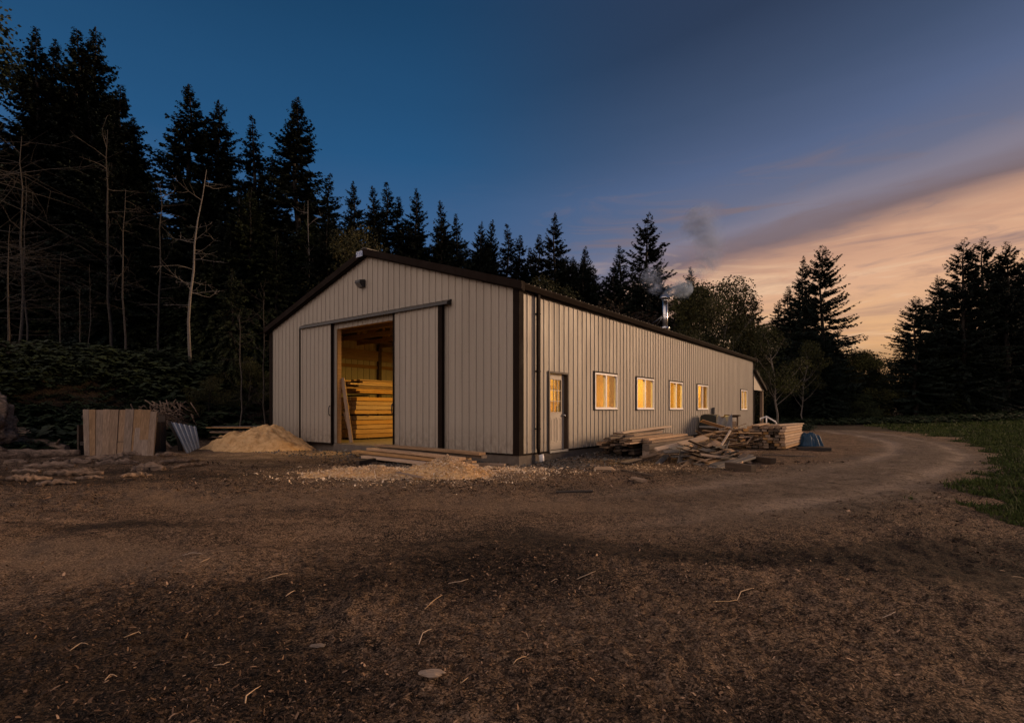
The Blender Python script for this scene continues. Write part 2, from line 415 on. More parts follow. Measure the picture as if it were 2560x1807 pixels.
# wall light
lf = MB(); ul = on_front(908); zl = z_at(709, 0, ul)
lf.prism([(-.012, zl-.13), (-.10, zl-.125), (-.22, zl-.015), (-.22, zl+.065), (-.012, zl+.11)], 1, ul-.125, ul+.125)
LFO = lf.build('wall_light', M['black'], BL, bevel=.012)
le = MB(); le.add([(-.108, ul-.10, zl-.124), (-.108, ul+.10, zl-.124), (-.217, ul+.10, zl-.024), (-.217, ul-.10, zl-.024), (-.114, ul-.10, zl-.130), (-.114, ul+.10, zl-.130), (-.223, ul+.10, zl-.030), (-.223, ul-.10, zl-.030)],
       [(0, 1, 2, 3), (7, 6, 5, 4), (0, 4, 5, 1), (1, 5, 6, 2), (2, 6, 7, 3), (3, 7, 4, 0)]); le.build('lens', M['dullsteel'], LFO)

# windows
for a, w in wins:
    m_ = .045
    tr = MB(); z0, z1 = WZ0, WZ1
    tr.box((a-m_, -.032, z0-m_), (a+w+m_, .0, z0)).box((a-m_, -.032, z1), (a+w+m_, .0, z1+m_)).box((a-m_, -.032, z0), (a, .0, z1)).box((a+w, -.032, z0), (a+w+m_, .0, z1))
    WO = tr.build('window', M['brown'], BL)
    f = MB(); e = .048
    f.box((a, -.045, z0), (a+w, .05, z0+e)).box((a, -.045, z1-e), (a+w, .05, z1)).box((a, -.045, z0+e), (a+e, .05, z1-e)).box((a+w-e, -.045, z0+e), (a+w, .05, z1-e))
    f.box((a+w*.5-.05, -.036, z0+e), (a+w*.5+.03, .045, z1-e)).box((a-.005, -.055, z0-.018), (a+w+.005, -.02, z0+.012))
    f.box((a+w*.5+.03, -.02, z0+e), (a+w*.5+.055, .02, z1-e)).box((a+w-e-.025, -.02, z0+e), (a+w-e, .02, z1-e))
    f.build('frame', M['white'], WO)
    for q0, q1, yy in ((a+e, a+w*.5-.05, .02), (a+w*.5+.055, a+w-e-.025, .0)):
        g = MB(); g.box((q0, yy-.003, z0+e), (q1, yy+.003, z1-e)); g.build('pane', M['glass'], WO)
    j = MB(); j.box((a-.03, .052, z0-.03), (a, .24, z1+.03)).box((a+w, .052, z0-.03), (a+w+.03, .24, z1+.03)).box((a, .052, z0-.03), (a+w, .24, z0)).box((a, .052, z1), (a+w, .24, z1+.03)); j.build('jamb', M['pine'], WO)
# entry door, set back in a brown frame
e0, e1, zt = DV0+.05, DV1-.05, DZ1-.05
df = MB(); df.box((DV0, -.042, .0), (e0, .14, DZ1)).box((e1, -.042, .0), (DV1, .14, DZ1)).box((e0, -.042, zt), (e1, .14, DZ1))
DF = df.build('door_frame', M['frame_brown'], BL)
ds = MB(); ds.box((e0, -.05, -.02), (e1, .14, .035)); ds.build('threshold', M['dullsteel'], DF)
dd = MB(); x0, x1 = e0+.012, e1-.012; y0, y1 = .075, .12; g0, g1_ = x0+.16, x1-.16; q0, q1 = 1.02, 1.86
dd.box((x0, y0, .04), (g0, y1, zt-.01)).box((g1_, y0, .04), (x1, y1, zt-.01)).box((g0, y0, .04), (g1_, y1, q0)).box((g0, y0, q1), (g1_, y1, zt-.01))
pw = (g1_-g0-.06)/2
for k in range(2):
    a = g0+k*(pw+.06)
    for (b0, b1, c0, c1) in ((a, a+pw, .22, .255), (a, a+pw, .845, .88), (a, a+.035, .255, .845), (a+pw-.035, a+pw, .255, .845)):
        dd.box((b0, y0-.010, c0), (b1, y0, c1))
    dd.box((a+.06, y0-.008, .285), (a+pw-.06, y0, .815))
DO = dd.build('entry_door', M['door_tan'], BL)
gr = MB()
for (b0, b1, c0, c1) in ((g0-.03, g1_+.03, q0-.03, q0), (g0-.03, g1_+.03, q1, q1+.03), (g0-.03, g0, q0, q1), (g1_, g1_+.03, q0, q1)): gr.box((b0, y0-.014, c0), (b1, y0+.02, c1))
for k in (1, 2):
    xx = g0+(g1_-g0)*k/3; zz = q0+(q1-q0)*k/3
    gr.box((xx-.009, y0-.006, q0), (xx+.009, y0+.012, q1)); gr.box((g0, y0-.0055, zz-.009), (g1_, y0+.0115, zz+.009))
gr.build('window_grille', M['door_tan'], DO)
pg = MB(); pg.box((g0, y0+.014, q0), (g1_, y0+.02, q1)); pg.build('pane', M['glass'], DO)
kb = MB(); kb.tube([(x1-.07, y0, .93), (x1-.07, y0-.035, .93)], .012).tube([(x1-.07, y0-.03, .93), (x1-.07, y0-.045, .93), (x1-.07, y0-.075, .93), (x1-.07, y0-.09, .93)], [.016, .03, .03, .012], 12); kb.build('door_knob', M['steel'], DO)
# downspout with a white drain elbow
vd = on_side(1339); dp = MB()
dp.box((vd-.042, -.115, .12), (vd+.042, -.045, HE-.06)); dp.tube([(vd, -.08, .15), (vd+.01, -.085, .04), (vd+.04, -.12, -.02)], .043, 8)
for zz in (.6, 2., 3.4): dp.box((vd-.055, -.12, zz), (vd+.055, -.02, zz+.03))
dp.prism([(-.12, HE-.12), (-.05, HE-.12), (-.05, HE-.02), (-.15, HE+.02), (-.15, HE-.06)], 0, vd-.04, vd+.04)
DS = dp.build('downspout', M['brown'], BL)
de = MB(); de.tube([(vd+.05, -.13, -.015), (vd+.055, -.14, -.10), (vd+.055, -.14, -.26)], [.062, .066, .066], 12); de.build('drain_elbow', M['white'], DS)
# chimney on the near roof slope
ucz = .55; vc = on_side(1663, ucz); zr0 = roofz(ucz)
dch = depth_vu(vc, ucz); zt_ = ZC-(752-HY)*dch/F
CH = MB().tube([(vc, ucz, zr0-.1), (vc, ucz, zt_)], .105, 20).tube([(vc, ucz, zr0+.62), (vc, ucz, zr0+.635)], .112, 20).build('chimney', M['steel'], BL)
MB().tube([(vc, ucz, zr0-.16), (vc, ucz, zr0+.085), (vc, ucz, zr0+.09), (vc, ucz, zr0+.16), (vc, ucz, zr0+.17)], [.17, .165, .22, .115, .108], 20).build('flashing', M['steel'], CH)
MB().tube([(vc, ucz, zt_-.02), (vc, ucz, zt_+.05), (vc, ucz, zt_+.10)], [.105, .08, .03], 16).tube([(vc, ucz, zt_+.10), (vc, ucz, zt_+.105), (vc, ucz, zt_+.14), (vc, ucz, zt_+.20), (vc, ucz, zt_+.235)], [.225, .228, .205, .12, .01], 20).build('rain_cap', M['steel'], CH)
for a, b in ((1618, 1.55), (1634, 1.15)):
    p0 = (vc, ucz, zr0+.66); uu = b; vv = on_side(a, uu)
    MB().tube([p0, (vv, uu, roofz(uu)+.0)], .011, 6).build('chimney_brace', M['steel'], CH)
# electrical box with conduit on the side wall
vm = on_side(1780); em = MB(); zm = z_at(1027, vm, 0); em.box((vm-.10, -.15, zm-.14), (vm+.10, -.022, zm+.16)); EM = em.build('meter_box', M['boxgrey'], BL, bevel=.01)
MB().tube([(vm, -.06, zm-.13), (vm, -.06, zm-.6)], .022, 8).build('conduit', M['boxgrey'], EM)
# lean-to porch behind the rear wall
VL = L+2.75
lt = MB(); zlo, zhi = 2.40, 3.42
lt.prism([(L+.03, zhi-.10), (VL, zlo-.10), (VL, zlo), (L+.03, zhi)], 1, -.16, W*.6); lt.build('porch_roof', M['roof'], BL)
ls = MB(); ls.add([(L+.036, 0, 2.25), (VL-.05, 0, 2.25), (VL-.05, 0, zlo-.06), (L+.036, 0, zhi-.12), (L+.036, .05, 2.25), (VL-.05, .05, 2.25), (VL-.05, .05, zlo-.06), (L+.036, .05, zhi-.12)],
       [(0, 1, 2, 3), (7, 6, 5, 4), (0, 4, 5, 1), (1, 5, 6, 2), (2, 6, 7, 3), (3, 7, 4, 0)]); ls.build('porch_gable', M['siding'], BL)
lr = MB(); lr.prism([(L+.03, zhi-.16), (VL+.03, zlo-.17), (VL+.03, zlo+.03), (L+.03, zhi+.03)], 1, -.185, -.16); lr.build('porch_trim', M['brown'], BL)
for pu in (0., 4.): MB().box((VL-.30, pu, -.5), (VL-.12, pu+.16, 2.25)).build('porch_post', M['beam'], BL)

# ---------------------------------------------------------------- inside
UP = 4.3                                                     # partition between the workshop room and the lumber hall
for k, (vv) in enumerate(np.arange(2.4, L-1, 2.4)):
    MB().box((vv-.07, W-.20, .02), (vv+.07, W-.04, HE-.1)).build('wall_post', M['dark'], BL)
for zz in (.7, 1.45, 2.1, 2.85): MB().box((.2, W-.10, zz), (L-.2, W-.06, zz+.14)).build('wall_girt', M['beam'], BL)
ip = MB(); ribbed(ip, .05, L-.05, .03, lambda s: 3.3, lambda s, o, z: (s, W-.05+o, z), p=.30, phase=.1); ip.build('inner_lining', M['siding'], BL, fix=False)
MB().box((.1, W-.16, 3.18), (L-.1, W-.10, 3.62)).build('wall_beam', M['beam'], BL)
pt = MB(); pt.box((.25, UP, .02), (L-.3, UP+.05, HE-.05)); pt.build('partition', M['ply'], BL)
for vv in np.arange(1.2, L-1, 2.4): MB().box((vv-.06, UP-.11, .02), (vv+.06, UP-.002, HE-.1)).build('partition_stud', M['beam'], BL)
for zz in (.72, 1.32, 1.95, 2.6): MB().box((.3, UP-.055, zz), (L-.35, UP-.003, zz+.12)).build('partition_girt', M['beam'], BL)
for vv in (11.6, L-.5): MB().box((vv, .2, .03), (vv+.1, UP-.12, HE-.1)).build('cross_wall', M['ply'], BL)
cl = MB(); cl.box((.2, .18, 3.35), (L-.3, UP-.12, 3.40)); cl.build('room_ceiling', M['ply'], BL)
for vv in np.arange(1.2, 10, 1.2):
    t = MB(); z0 = 3.84
    t.bar((vv, .2, z0), (vv, W-.2, z0), .045, .16)
    for s_ in (0, 1):
        f = (lambda u: u) if s_ == 0 else (lambda u: W-u)
        t.bar((vv, f(.2), z0+.12), (vv, f(W/2), roofz(W/2)-.22), .045, .14)
        for ua, ub in ((1.9, 1.9), (1.9, 3.8), (3.8, 3.8), (3.8, W/2)): t.bar((vv, f(ua), z0), (vv, f(ub), roofz(ub)-.26), .04, .09)
    t.build('roof_truss', M['beam'], BL)
for uu in np.arange(.6, W, .75): MB().box((.2, uu-.02, roofz(uu)-.185), (10.2, uu+.02, roofz(uu)-.055)).build('roof_purlin', M['beam'], BL)
ws = MB(); ws.box((5.0, UP-.95, .86), (10.6, UP-.12, .92)).box((5.1, UP-.9, .02), (5.2, UP-.8, .86)).box((10.4, UP-.9, .02), (10.5, UP-.8, .86)).box((7.7, UP-.9, .02), (7.8, UP-.8, .86))
WB = tag(ws.build('workbench', M['pine'], None), 'long timber workbench against the lit inside wall behind the side windows', 'workbench'); WB.location = C0; WB.rotation_euler = (0, 0, math.pi/2-YAW)
BROT = (0, 0, math.pi/2-YAW)
w2 = MB(); w2.box((12.2, UP-.95, .86), (20.6, UP-.12, .92)).box((12.3, UP-.9, .02), (12.4, UP-.8, .86)).box((16.2, UP-.9, .02), (16.3, UP-.8, .86)).box((20.4, UP-.9, .02), (20.5, UP-.8, .86))
o_ = tag(w2.build('workbench', M['pine'], None), 'second workbench farther along behind the far side windows', 'workbench'); o_.location = C0; o_.rotation_euler = BROT
for i in range(15):
    vv = R.uniform(5.2, 10.3) if i < 9 else R.uniform(12.5, 20.2); a_, b_, h_ = R.uniform(.15, .4), R.uniform(.12, .3), R.uniform(.12, .48); bx_ = MB(); bx_.box((-a_, -b_/2, 0), (a_, b_/2, h_)); bx_.box((-a_-.01, -b_/2-.01, h_), (a_+.01, b_/2+.01, h_+.02))
    o_ = tag(bx_.build('storage_box', M[R.choice(['dark', 'black', 'beam', 'grey'])], bevel=.008), 'dark box standing on a workbench inside, seen through the lit windows', 'box', 'boxes on the workbenches inside'); o_.location = BW(vv, UP-R.uniform(.35, .75), .92); o_.rotation_euler = BROT
lamps = [(2.2, 6.0, 3.55, 120), (6.5, 6.4, 3.55, 190), (2.2, 2.2, 3.2, 330), (6.2, 2.2, 3.2, 430), (9.8, 2.2, 3.2, 430), (14., 2.2, 3.2, 430), (18.3, 2.2, 3.2, 360), (21.3, 2.2, 3.2, 260)]
for v_, u_, z_, e_ in lamps:
    fx = MB(); fx.box((v_-.62, u_-.09, z_), (v_+.62, u_+.09, z_+.06)); FX = fx.build('ceiling_lamp', M['white'], BL)
    MB().box((v_-.6, u_-.07, z_-.02), (v_+.6, u_+.07, z_-.002)).build('diffuser', M['lamp'], FX)
    ld = bpy.data.lights.new('room_light', 'AREA'); ld.shape = 'RECTANGLE'; ld.size = 1.2; ld.size_y = .25; ld.energy = e_; ld.color = (1., .545, .085)
    lo = link(bpy.data.objects.new('room_light', ld)); lo.location = BW(v_, u_, z_-.05); lo.rotation_euler = (0, 0, math.pi/2-YAW)
# ================================================================ ground sheet (polar grid round the viewpoint, out to the horizon)
def make_ground():
    rs = np.concatenate([[.25], np.exp(np.linspace(math.log(.6), math.log(70), 430)), np.exp(np.linspace(math.log(75), math.log(900), 22))])
    th = np.concatenate([np.linspace(-52, 52, 760), np.linspace(56, 304, 50)])          # degrees from +y, clockwise
    T = np.radians(th); n = len(T)
    X = np.outer(rs, np.sin(T)); Y = np.outer(rs, np.cos(T))
    Z = gz(X, Y)
    wx = X+3.*fbm(X*.9, Y*.9, 51, 4); wy = Y+3.*fbm(X*.9, Y*.9, 57, 4)
    v, u = loc_vu(X, Y)
    track = sst(1.9, 1.0, track_dist(X+.7*fbm(X*.8, Y*.8, 41, 3), Y+.7*fbm(X*.8, Y*.8, 43, 3)))*sst(-1., 5.5, X)
    gx, gy = lambda px, py: PZ(px, py, -.3).x, lambda px, py: PZ(px, py, -.3).y
    # grass: right of the bend and beyond it
    poly = np.array([(p.x, p.y) for p in (PZ(px, py, -.3) for px, py in ((2260, 1082), (2335, 1095), (2410, 1102), (2440, 1122), (2445, 1178), (2385, 1228), (2368, 1258), (2420, 1292), (2500, 1310), (2700, 1335)))]+[(60, 4), (200, 60), (60, 75), (31, 48)])
    inside = np.zeros(X.shape, bool); j = len(poly)-1
    for i in range(len(poly)):
        xi, yi = poly[i]; xj, yj = poly[j]
        inside ^= ((yi > wy*.35+Y*.65) != (yj > wy*.35+Y*.65)) & ((wx*.35+X*.65) < (xj-xi)*((wy*.35+Y*.65)-yi)/(yj-yi+1e-12)+xi); j = i
    far = sst(27, 31, v)*sst(25, 12, u) + sst(14.0, 15.5, u+1.2*fbm(X*.3, Y*.3, 61, 2))
    grass = np.where(inside & (track < .4), 1., 0.)
    forest = np.clip(far, 0, 1)
    gravel = (sst(2.3, .6, np.maximum(-v, 0)*1.0+np.maximum(0, -u)*.8)*sst(W+1.5, W-3, u)*sst(5., 2., v)+.8*sst(.5, 0., np.abs(v-7.5)/6)*sst(-3.2, -1.6, u)*(u < 0))*(.35+.65*sst(-.25, .15, fbm(X*.9, Y*.9, 71, 3)))
    dust = np.exp(-(((X+1.6)/2.0)**2+((Y-10.4)/1.25)**2))*.95+np.exp(-(((X+7.2)/2.4)**2+((Y-15)/1.2)**2))*1.2
    p = PZ(620, 1165, -.25); dust += .75*np.exp(-(((X-p.x)/1.3)**2+((Y-p.y)/.35)**2))
    dust *= .5+sst(-.3, .3, fbm(X*2.2, Y*2.2, 77, 3))
    idx = np.arange(len(rs)*n).reshape(len(rs), n)
    a = idx[:-1, :]; b = idx[1:, :]
    Q = np.stack([a, np.roll(a, -1, 1), np.roll(b, -1, 1), b], -1).reshape(-1, 4)[:, ::-1]
    V = np.stack([X, Y, Z], -1).reshape(-1, 3)
    cen = V[idx[0]].mean(0); 
    rut = np.exp(-((track_dist(X, Y)-.8)/.26)**2)*(.5+sst(-.3, .3, fbm(X*.8, Y*.8, 45, 3)))
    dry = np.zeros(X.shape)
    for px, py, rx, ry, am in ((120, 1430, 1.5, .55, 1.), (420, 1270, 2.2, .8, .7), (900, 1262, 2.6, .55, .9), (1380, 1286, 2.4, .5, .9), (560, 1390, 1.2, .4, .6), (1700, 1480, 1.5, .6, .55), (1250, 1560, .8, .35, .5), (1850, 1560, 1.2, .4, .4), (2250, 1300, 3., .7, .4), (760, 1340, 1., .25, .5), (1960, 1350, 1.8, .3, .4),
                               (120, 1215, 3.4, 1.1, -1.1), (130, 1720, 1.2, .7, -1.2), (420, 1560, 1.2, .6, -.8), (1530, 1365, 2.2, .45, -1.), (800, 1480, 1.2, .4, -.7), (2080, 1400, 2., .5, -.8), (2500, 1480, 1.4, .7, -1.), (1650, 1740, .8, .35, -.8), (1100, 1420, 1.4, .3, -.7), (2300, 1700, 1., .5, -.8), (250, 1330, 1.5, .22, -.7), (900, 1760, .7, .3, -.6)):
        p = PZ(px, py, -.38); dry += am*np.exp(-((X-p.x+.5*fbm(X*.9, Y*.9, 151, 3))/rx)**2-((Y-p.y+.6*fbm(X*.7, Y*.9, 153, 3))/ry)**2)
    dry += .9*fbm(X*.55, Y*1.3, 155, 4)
    att = dict(dry=dry.ravel(), rut=rut.ravel(), track=track.ravel(), grass=grass.ravel(), forest=forest.ravel(), gravel=np.clip(gravel, 0, 1).ravel(), dust=np.clip(dust, 0, 1.2).ravel())
    tq = att['track'][Q].mean(1) > .5
    m = NT('dirt_ground'); c = m.coord(which='Object')
    big = m.noise(.33, 4, .6, c, .4); mid = m.noise(1.7, 5, .65, c, .5); fine = m.noise(14., 7, .74, c, 1.1); mic = m.noise(62., 5, .72, c, .6); clod = m.noise(4.6, 5, .66, c, .9)
    fib = m.noise(10., 5, .7, m.coord((.45, 2.4, 1.), 'Object'), 1.4); streak = m.noise(1.5, 5, .62, m.coord((.32, 1.7, 1.), 'Object'), .7)
    col = m.mix(m.mr(mid, .3, .7), (.105, .062, .037, 1), (.235, .142, .085, 1))
    col = m.mix(m.mr(streak, .52, .66, 0, .75), col, (.42, .275, .17, 1))                    # trodden dry streaks
    col = m.mix(m.mr(big, .46, .62, 0, .86), col, (.034, .0205, .013, 1))                    # damp patches
    col = m.mix(m.mr(streak, .46, .36, 0, .7), col, (.030, .018, .0115, 1))
    col = m.mix(m.mr(fine, .51, .62, 0, .9), col, (.38, .245, .15, 1))
    col = m.mix(m.mr(fine, .50, .40, 0, .92), col, (.011, .0072, .005, 1))  # near-black pits: shade between crumbs put into the colour, also for clod and mic
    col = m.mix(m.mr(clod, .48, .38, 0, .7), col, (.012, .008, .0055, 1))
    col = m.mix(m.mr(fib, .55, .66, 0, .6), col, (.38, .245, .155, 1))
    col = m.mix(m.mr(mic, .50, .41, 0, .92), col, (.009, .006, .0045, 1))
    col = m.mix(m.mr(mic, .53, .62, 0, .92), col, (.56, .385, .255, 1))
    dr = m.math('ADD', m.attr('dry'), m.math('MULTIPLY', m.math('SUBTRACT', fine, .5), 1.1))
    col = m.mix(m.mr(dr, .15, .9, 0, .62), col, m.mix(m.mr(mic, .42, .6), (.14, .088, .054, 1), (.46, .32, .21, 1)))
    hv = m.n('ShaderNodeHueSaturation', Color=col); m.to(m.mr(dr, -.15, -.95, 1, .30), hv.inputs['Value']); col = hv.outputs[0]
    gcol = m.mix(m.mr(m.noise(38., 3, .6, c), .40, .62), (.035, .033, .031, 1), (.19, .175, .16, 1))
    col = m.mix(m.math('MULTIPLY', m.attr('gravel'), .85), col, gcol)
    tcol = m.mix(m.mr(m.noise(2.6, 6, .66, c, .8), .36, .64), (.085, .062, .045, 1), (.25, .19, .145, 1))
    tcol = m.mix(m.math('MULTIPLY', m.attr('rut'), .75), tcol, (.38, .295, .23, 1))
    tcol = m.mix(m.mr(fine, .5, .40, 0, .8), tcol, (.03, .021, .015, 1)); tcol = m.mix(m.mr(mic, .54, .66, 0, .6), tcol, (.38, .28, .21, 1))
    col = m.mix(m.math('MULTIPLY', m.attr('track'), .88), col, tcol)
    col = m.mix(m.math('MULTIPLY', m.attr('forest'), .9), col, m.mix(m.mr(fine, .4, .65), (.018, .014, .010, 1), (.05, .034, .02, 1)))
    col = m.mix(m.math('MULTIPLY', m.attr('grass'), m.mr(fine, .3, .55, .35, .9)), col, (.022, .031, .008, 1))
    dsel = m.math('MULTIPLY', m.attr('dust'), m.mr(m.noise(30., 4, .7, c), .36, .60, .15, 1), clamp=True)
    col = m.mix(dsel, col, m.mix(mic, (.50, .33, .19, 1), (.74, .54, .34, 1)))
    h = m.math('ADD', m.math('MULTIPLY', fine, 1.), m.math('MULTIPLY', mic, .35)); h = m.math('ADD', h, m.math('MULTIPLY', fib, .5)); h = m.math('ADD', h, m.math('MULTIPLY', clod, 1.2))
    m.bump(h, 1., .10)
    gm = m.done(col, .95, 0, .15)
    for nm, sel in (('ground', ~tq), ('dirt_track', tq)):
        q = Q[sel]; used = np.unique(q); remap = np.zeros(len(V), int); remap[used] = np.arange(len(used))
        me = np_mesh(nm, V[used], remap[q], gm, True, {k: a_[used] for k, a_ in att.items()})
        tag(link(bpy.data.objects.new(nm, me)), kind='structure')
    return poly
GRASS_POLY = make_ground()
def in_poly(x, y, poly):
    r = np.zeros(x.shape, bool); j = len(poly)-1
    for i in range(len(poly)):
        xi, yi = poly[i]; xj, yj = poly[j]
        r ^= ((yi > y) != (yj > y)) & (x < (xj-xi)*(y-yi)/(yj-yi+1e-12)+xi); j = i
    return r
def rot_frame(n, tilt):
    """random tangent frames, tilted from the ground by up to `tilt`"""
    a = NR.uniform(0, 2*np.pi, n); t = NR.normal(0, tilt, n); s_ = NR.normal(0, tilt, n)
    d = np.stack([np.cos(a)*np.cos(t), np.sin(a)*np.cos(t), np.sin(t)], 1)
    w = np.stack([-np.sin(a)*np.cos(s_), np.cos(a)*np.cos(s_), np.sin(s_)], 1)
    return d, w
def flakes(P, ln, wd, tilt=.35, curl=.25):
    """bent flakes: two quads each"""
    n = len(P); d, w = rot_frame(n, tilt); up = np.cross(d, w)
    l = ln[:, None]; ww = wd[:, None]; c = (curl*NR.uniform(.2, 1, n)*ln)[:, None]
    a0, a1 = P-d*l-w*ww, P-d*l+w*ww; b0, b1 = P+up*c-w*ww*1.1, P+up*c+w*ww*1.1; c0, c1 = P+d*l-w*ww*.6, P+d*l+w*ww*.6
    V = np.stack([a0, a1, b0, b1, c0, c1], 1).reshape(-1, 3); k = np.arange(n)*6
    Q = np.concatenate([np.stack([k, k+2, k+3, k+1], 1), np.stack([k+2, k+4, k+5, k+3], 1)])
    return V, Q
def tonemat(name, stops, rough=.85):
    m = NT(name); return m.done(m.ramp(m.attr('tone'), stops), rough, 0, .2)
M['flake'] = tonemat('bark_and_chip_flakes', [(0, (.012, .008, .0055)), (.5, (.06, .035, .021)), (.85, (.19, .115, .07)), (1, (.42, .27, .17))])
M['shave'] = tonemat('pale_wood_shavings', [(0, (.38, .24, .125)), (.5, (.62, .44, .27)), (1, (.80, .64, .45))])
M['grassm'] = tonemat('meadow_grass', [(0, (.010, .017, .004)), (.6, (.038, .054, .010)), (1, (.085, .092, .024))])
# bark crumbs and flakes strewn over the yard
n = 150000
d_ = np.exp(NR.uniform(math.log(1.9), math.log(13), n)); a_ = np.radians(NR.uniform(-50, 50, n))
fx, fy = d_*np.tan(a_), d_
keep = (track_dist(fx, fy) > .9+NR.uniform(0, .8, n)) & (fbm(fx*.8, fy*.8, 91, 3)+.25 > NR.uniform(-.25, .6, n))
fx, fy, d_ = fx[keep], fy[keep], d_[keep]; n = len(fx)
sz = .0024*(1+.24*d_)*np.exp(np.clip(NR.normal(0, .5, n), -1.2, .9))
P = np.stack([fx, fy, gz(fx, fy)+sz*.5], 1)
V, Q = flakes(P, sz*NR.uniform(1, 2.6, n), sz*NR.uniform(.3, .8, n), .45)
me = np_mesh('bark_debris', V, Q, M['flake'], False, {'tone': np.repeat(np.clip(NR.beta(1.2, 1.8, n)+np.where(NR.uniform(0, 1, n) < .03, .4, 0), 0, 1), 6)})
tag(link(bpy.data.objects.new('bark_debris', me)), 'crumbs of bark and wood chips strewn over the dark dirt yard', 'debris', kind='stuff')
# loose shavings in front of the door
cx, cy = -1.55, 10.45
n = 30000
ex = NR.normal(0, 1, n); ey = NR.normal(0, 1, n)
sx_ = cx+ex*.95+.25*ey; sy_ = cy-.05+ey*.50-.12*ex
keep = fbm(sx_*2.4, sy_*2.4, 97, 3) > NR.uniform(-.75, .35, n)*np.clip(np.hypot(ex, ey)/1.4, .2, 1.6)
k2 = NR.uniform(0, 1, n) < .05
sx_ = np.where(k2, sx_+NR.normal(0, 1.1, n), sx_); sy_ = np.where(k2, sy_+NR.normal(0, .6, n), sy_)
v_, u_ = loc_vu(sx_, sy_); keep &= v_ < -.2
sx_, sy_ = sx_[keep], sy_[keep]; n = len(sx_)
sz = .0095*np.exp(NR.normal(0, .5, n)); P = np.stack([sx_, sy_, gz(sx_, sy_)+NR.uniform(0, .03, n)], 1)
V, Q = flakes(P, sz*NR.uniform(.8, 2.2, n), sz*NR.uniform(.25, .7, n), .5, .5)
me = np_mesh('loose_shavings', V, Q, M['shave'], False, {'tone': np.repeat(NR.beta(2, 1.6, n), 6)})
tag(link(bpy.data.objects.new('loose_shavings', me)), 'pale wood shavings scattered on the dirt in front of the sliding doors', 'wood shavings', kind='stuff')
# a scatter of chips by the scrap heap at the side wall
n = 900; q0 = G(1610, 1168)
sx_ = q0.x+NR.normal(0, 1.0, n); sy_ = q0.y+NR.normal(0, .45, n); sz = .007*np.exp(NR.normal(0, .45, n))
v_, u_ = loc_vu(sx_, sy_); kk = u_ < -.3; sx_, sy_, sz = sx_[kk], sy_[kk], sz[kk]; n = len(sx_)
V, Q = flakes(np.stack([sx_, sy_, gz(sx_, sy_)+.01], 1), sz*2, sz*.6, .4)
me = np_mesh('scattered_chips', V, Q, M['shave'], False, {'tone': np.repeat(NR.uniform(0, .8, n), 6)})
tag(link(bpy.data.objects.new('scattered_chips', me)), 'sparse wood chips on the dirt beside the scrap board heap', 'wood chips', kind='stuff')
# gravel stones by the foundation
n = 5200
gv = np.concatenate([NR.uniform(-2.3, -.1, n//2), NR.uniform(-.4, 5, n//2)]); gu = np.concatenate([NR.uniform(-.6, W-1, n//2), -np.abs(NR.normal(.5, .7, n//2))-.12])
gxx = C0.x+SD.x*gv+FD.x*gu; gyy = C0.y+SD.y*gv+FD.y*gu; sz = .012*np.exp(NR.normal(0, .5, n))
V, Q = flakes(np.stack([gxx, gyy, gz(gxx, gyy)+sz*.4], 1), sz, sz*.8, .5, .6)
M['stone'] = tonemat('crushed_stone', [(0, (.04, .038, .036)), (.6, (.12, .115, .11)), (1, (.24, .23, .22))])
me = np_mesh('gravel', V, Q, M['stone'], False, {'tone': np.repeat(NR.beta(1.6, 2.4, n), 6)})
tag(link(bpy.data.objects.new('gravel', me)), 'grey crushed gravel along the foot of the building', 'gravel', kind='stuff')
# grass
def blades(x, y, h, w):
    n = len(x); z = gz(x, y); a = NR.uniform(0, 2*np.pi, n); b = NR.uniform(0, 2*np.pi, n); ln = h*NR.uniform(.2, .9, n)
    p = np.stack([x, y, z-.01], 1); sx = np.stack([np.cos(a)*w, np.sin(a)*w, 0*a], 1)
    tip = p+np.stack([np.cos(b)*ln, np.sin(b)*ln, h], 1); mid = p+np.stack([np.cos(b)*ln*.3, np.sin(b)*ln*.3, h*.6], 1)
    V = np.stack([p-sx, p+sx, mid+sx*.8, mid-sx*.8, tip], 1).reshape(-1, 3); k = np.arange(n)*5
    return V, np.concatenate([np.stack([k, k+1, k+2], 1), np.stack([k, k+2, k+3], 1), np.stack([k+3, k+2, k+4], 1)])
n = 230000
gy_ = np.exp(NR.uniform(math.log(5.8), math.log(58), n)); gx_ = gy_*NR.uniform(.62, 1.45, n)
wx_ = gx_+1.3*fbm(gx_*.9, gy_*.9, 51, 4); wy_ = gy_+1.3*fbm(gx_*.9, gy_*.9, 57, 4)
keep = in_poly(wx_, wy_, GRASS_POLY) & (track_dist(gx_, gy_) > 1.25+.5*NR.uniform(0, 1, n)**2) & (fbm(gx_*1.3, gy_*1.3, 111, 3) > NR.uniform(-.6, .12, n))
gx_, gy_ = gx_[keep], gy_[keep]; n = len(gx_)
hh = (.035+.0016*gy_)*np.exp(NR.normal(0, .4, n))*(1+.8*np.clip(fbm(gx_*.6, gy_*.6, 113, 2), -.6, 1)); V, Q = blades(gx_, gy_, hh, .0035+.0007*gy_)
me = np_mesh('grass', V, Q, M['grassm'], False, {'tone': np.repeat(np.clip(NR.beta(2, 2.2, n)+.35*fbm(gx_*.9, gy_*.9, 115, 2), 0, 1), 5)})
tag(link(bpy.data.objects.new('grass', me)), 'short rough green grass beside the bend of the dirt track', 'grass', kind='stuff')
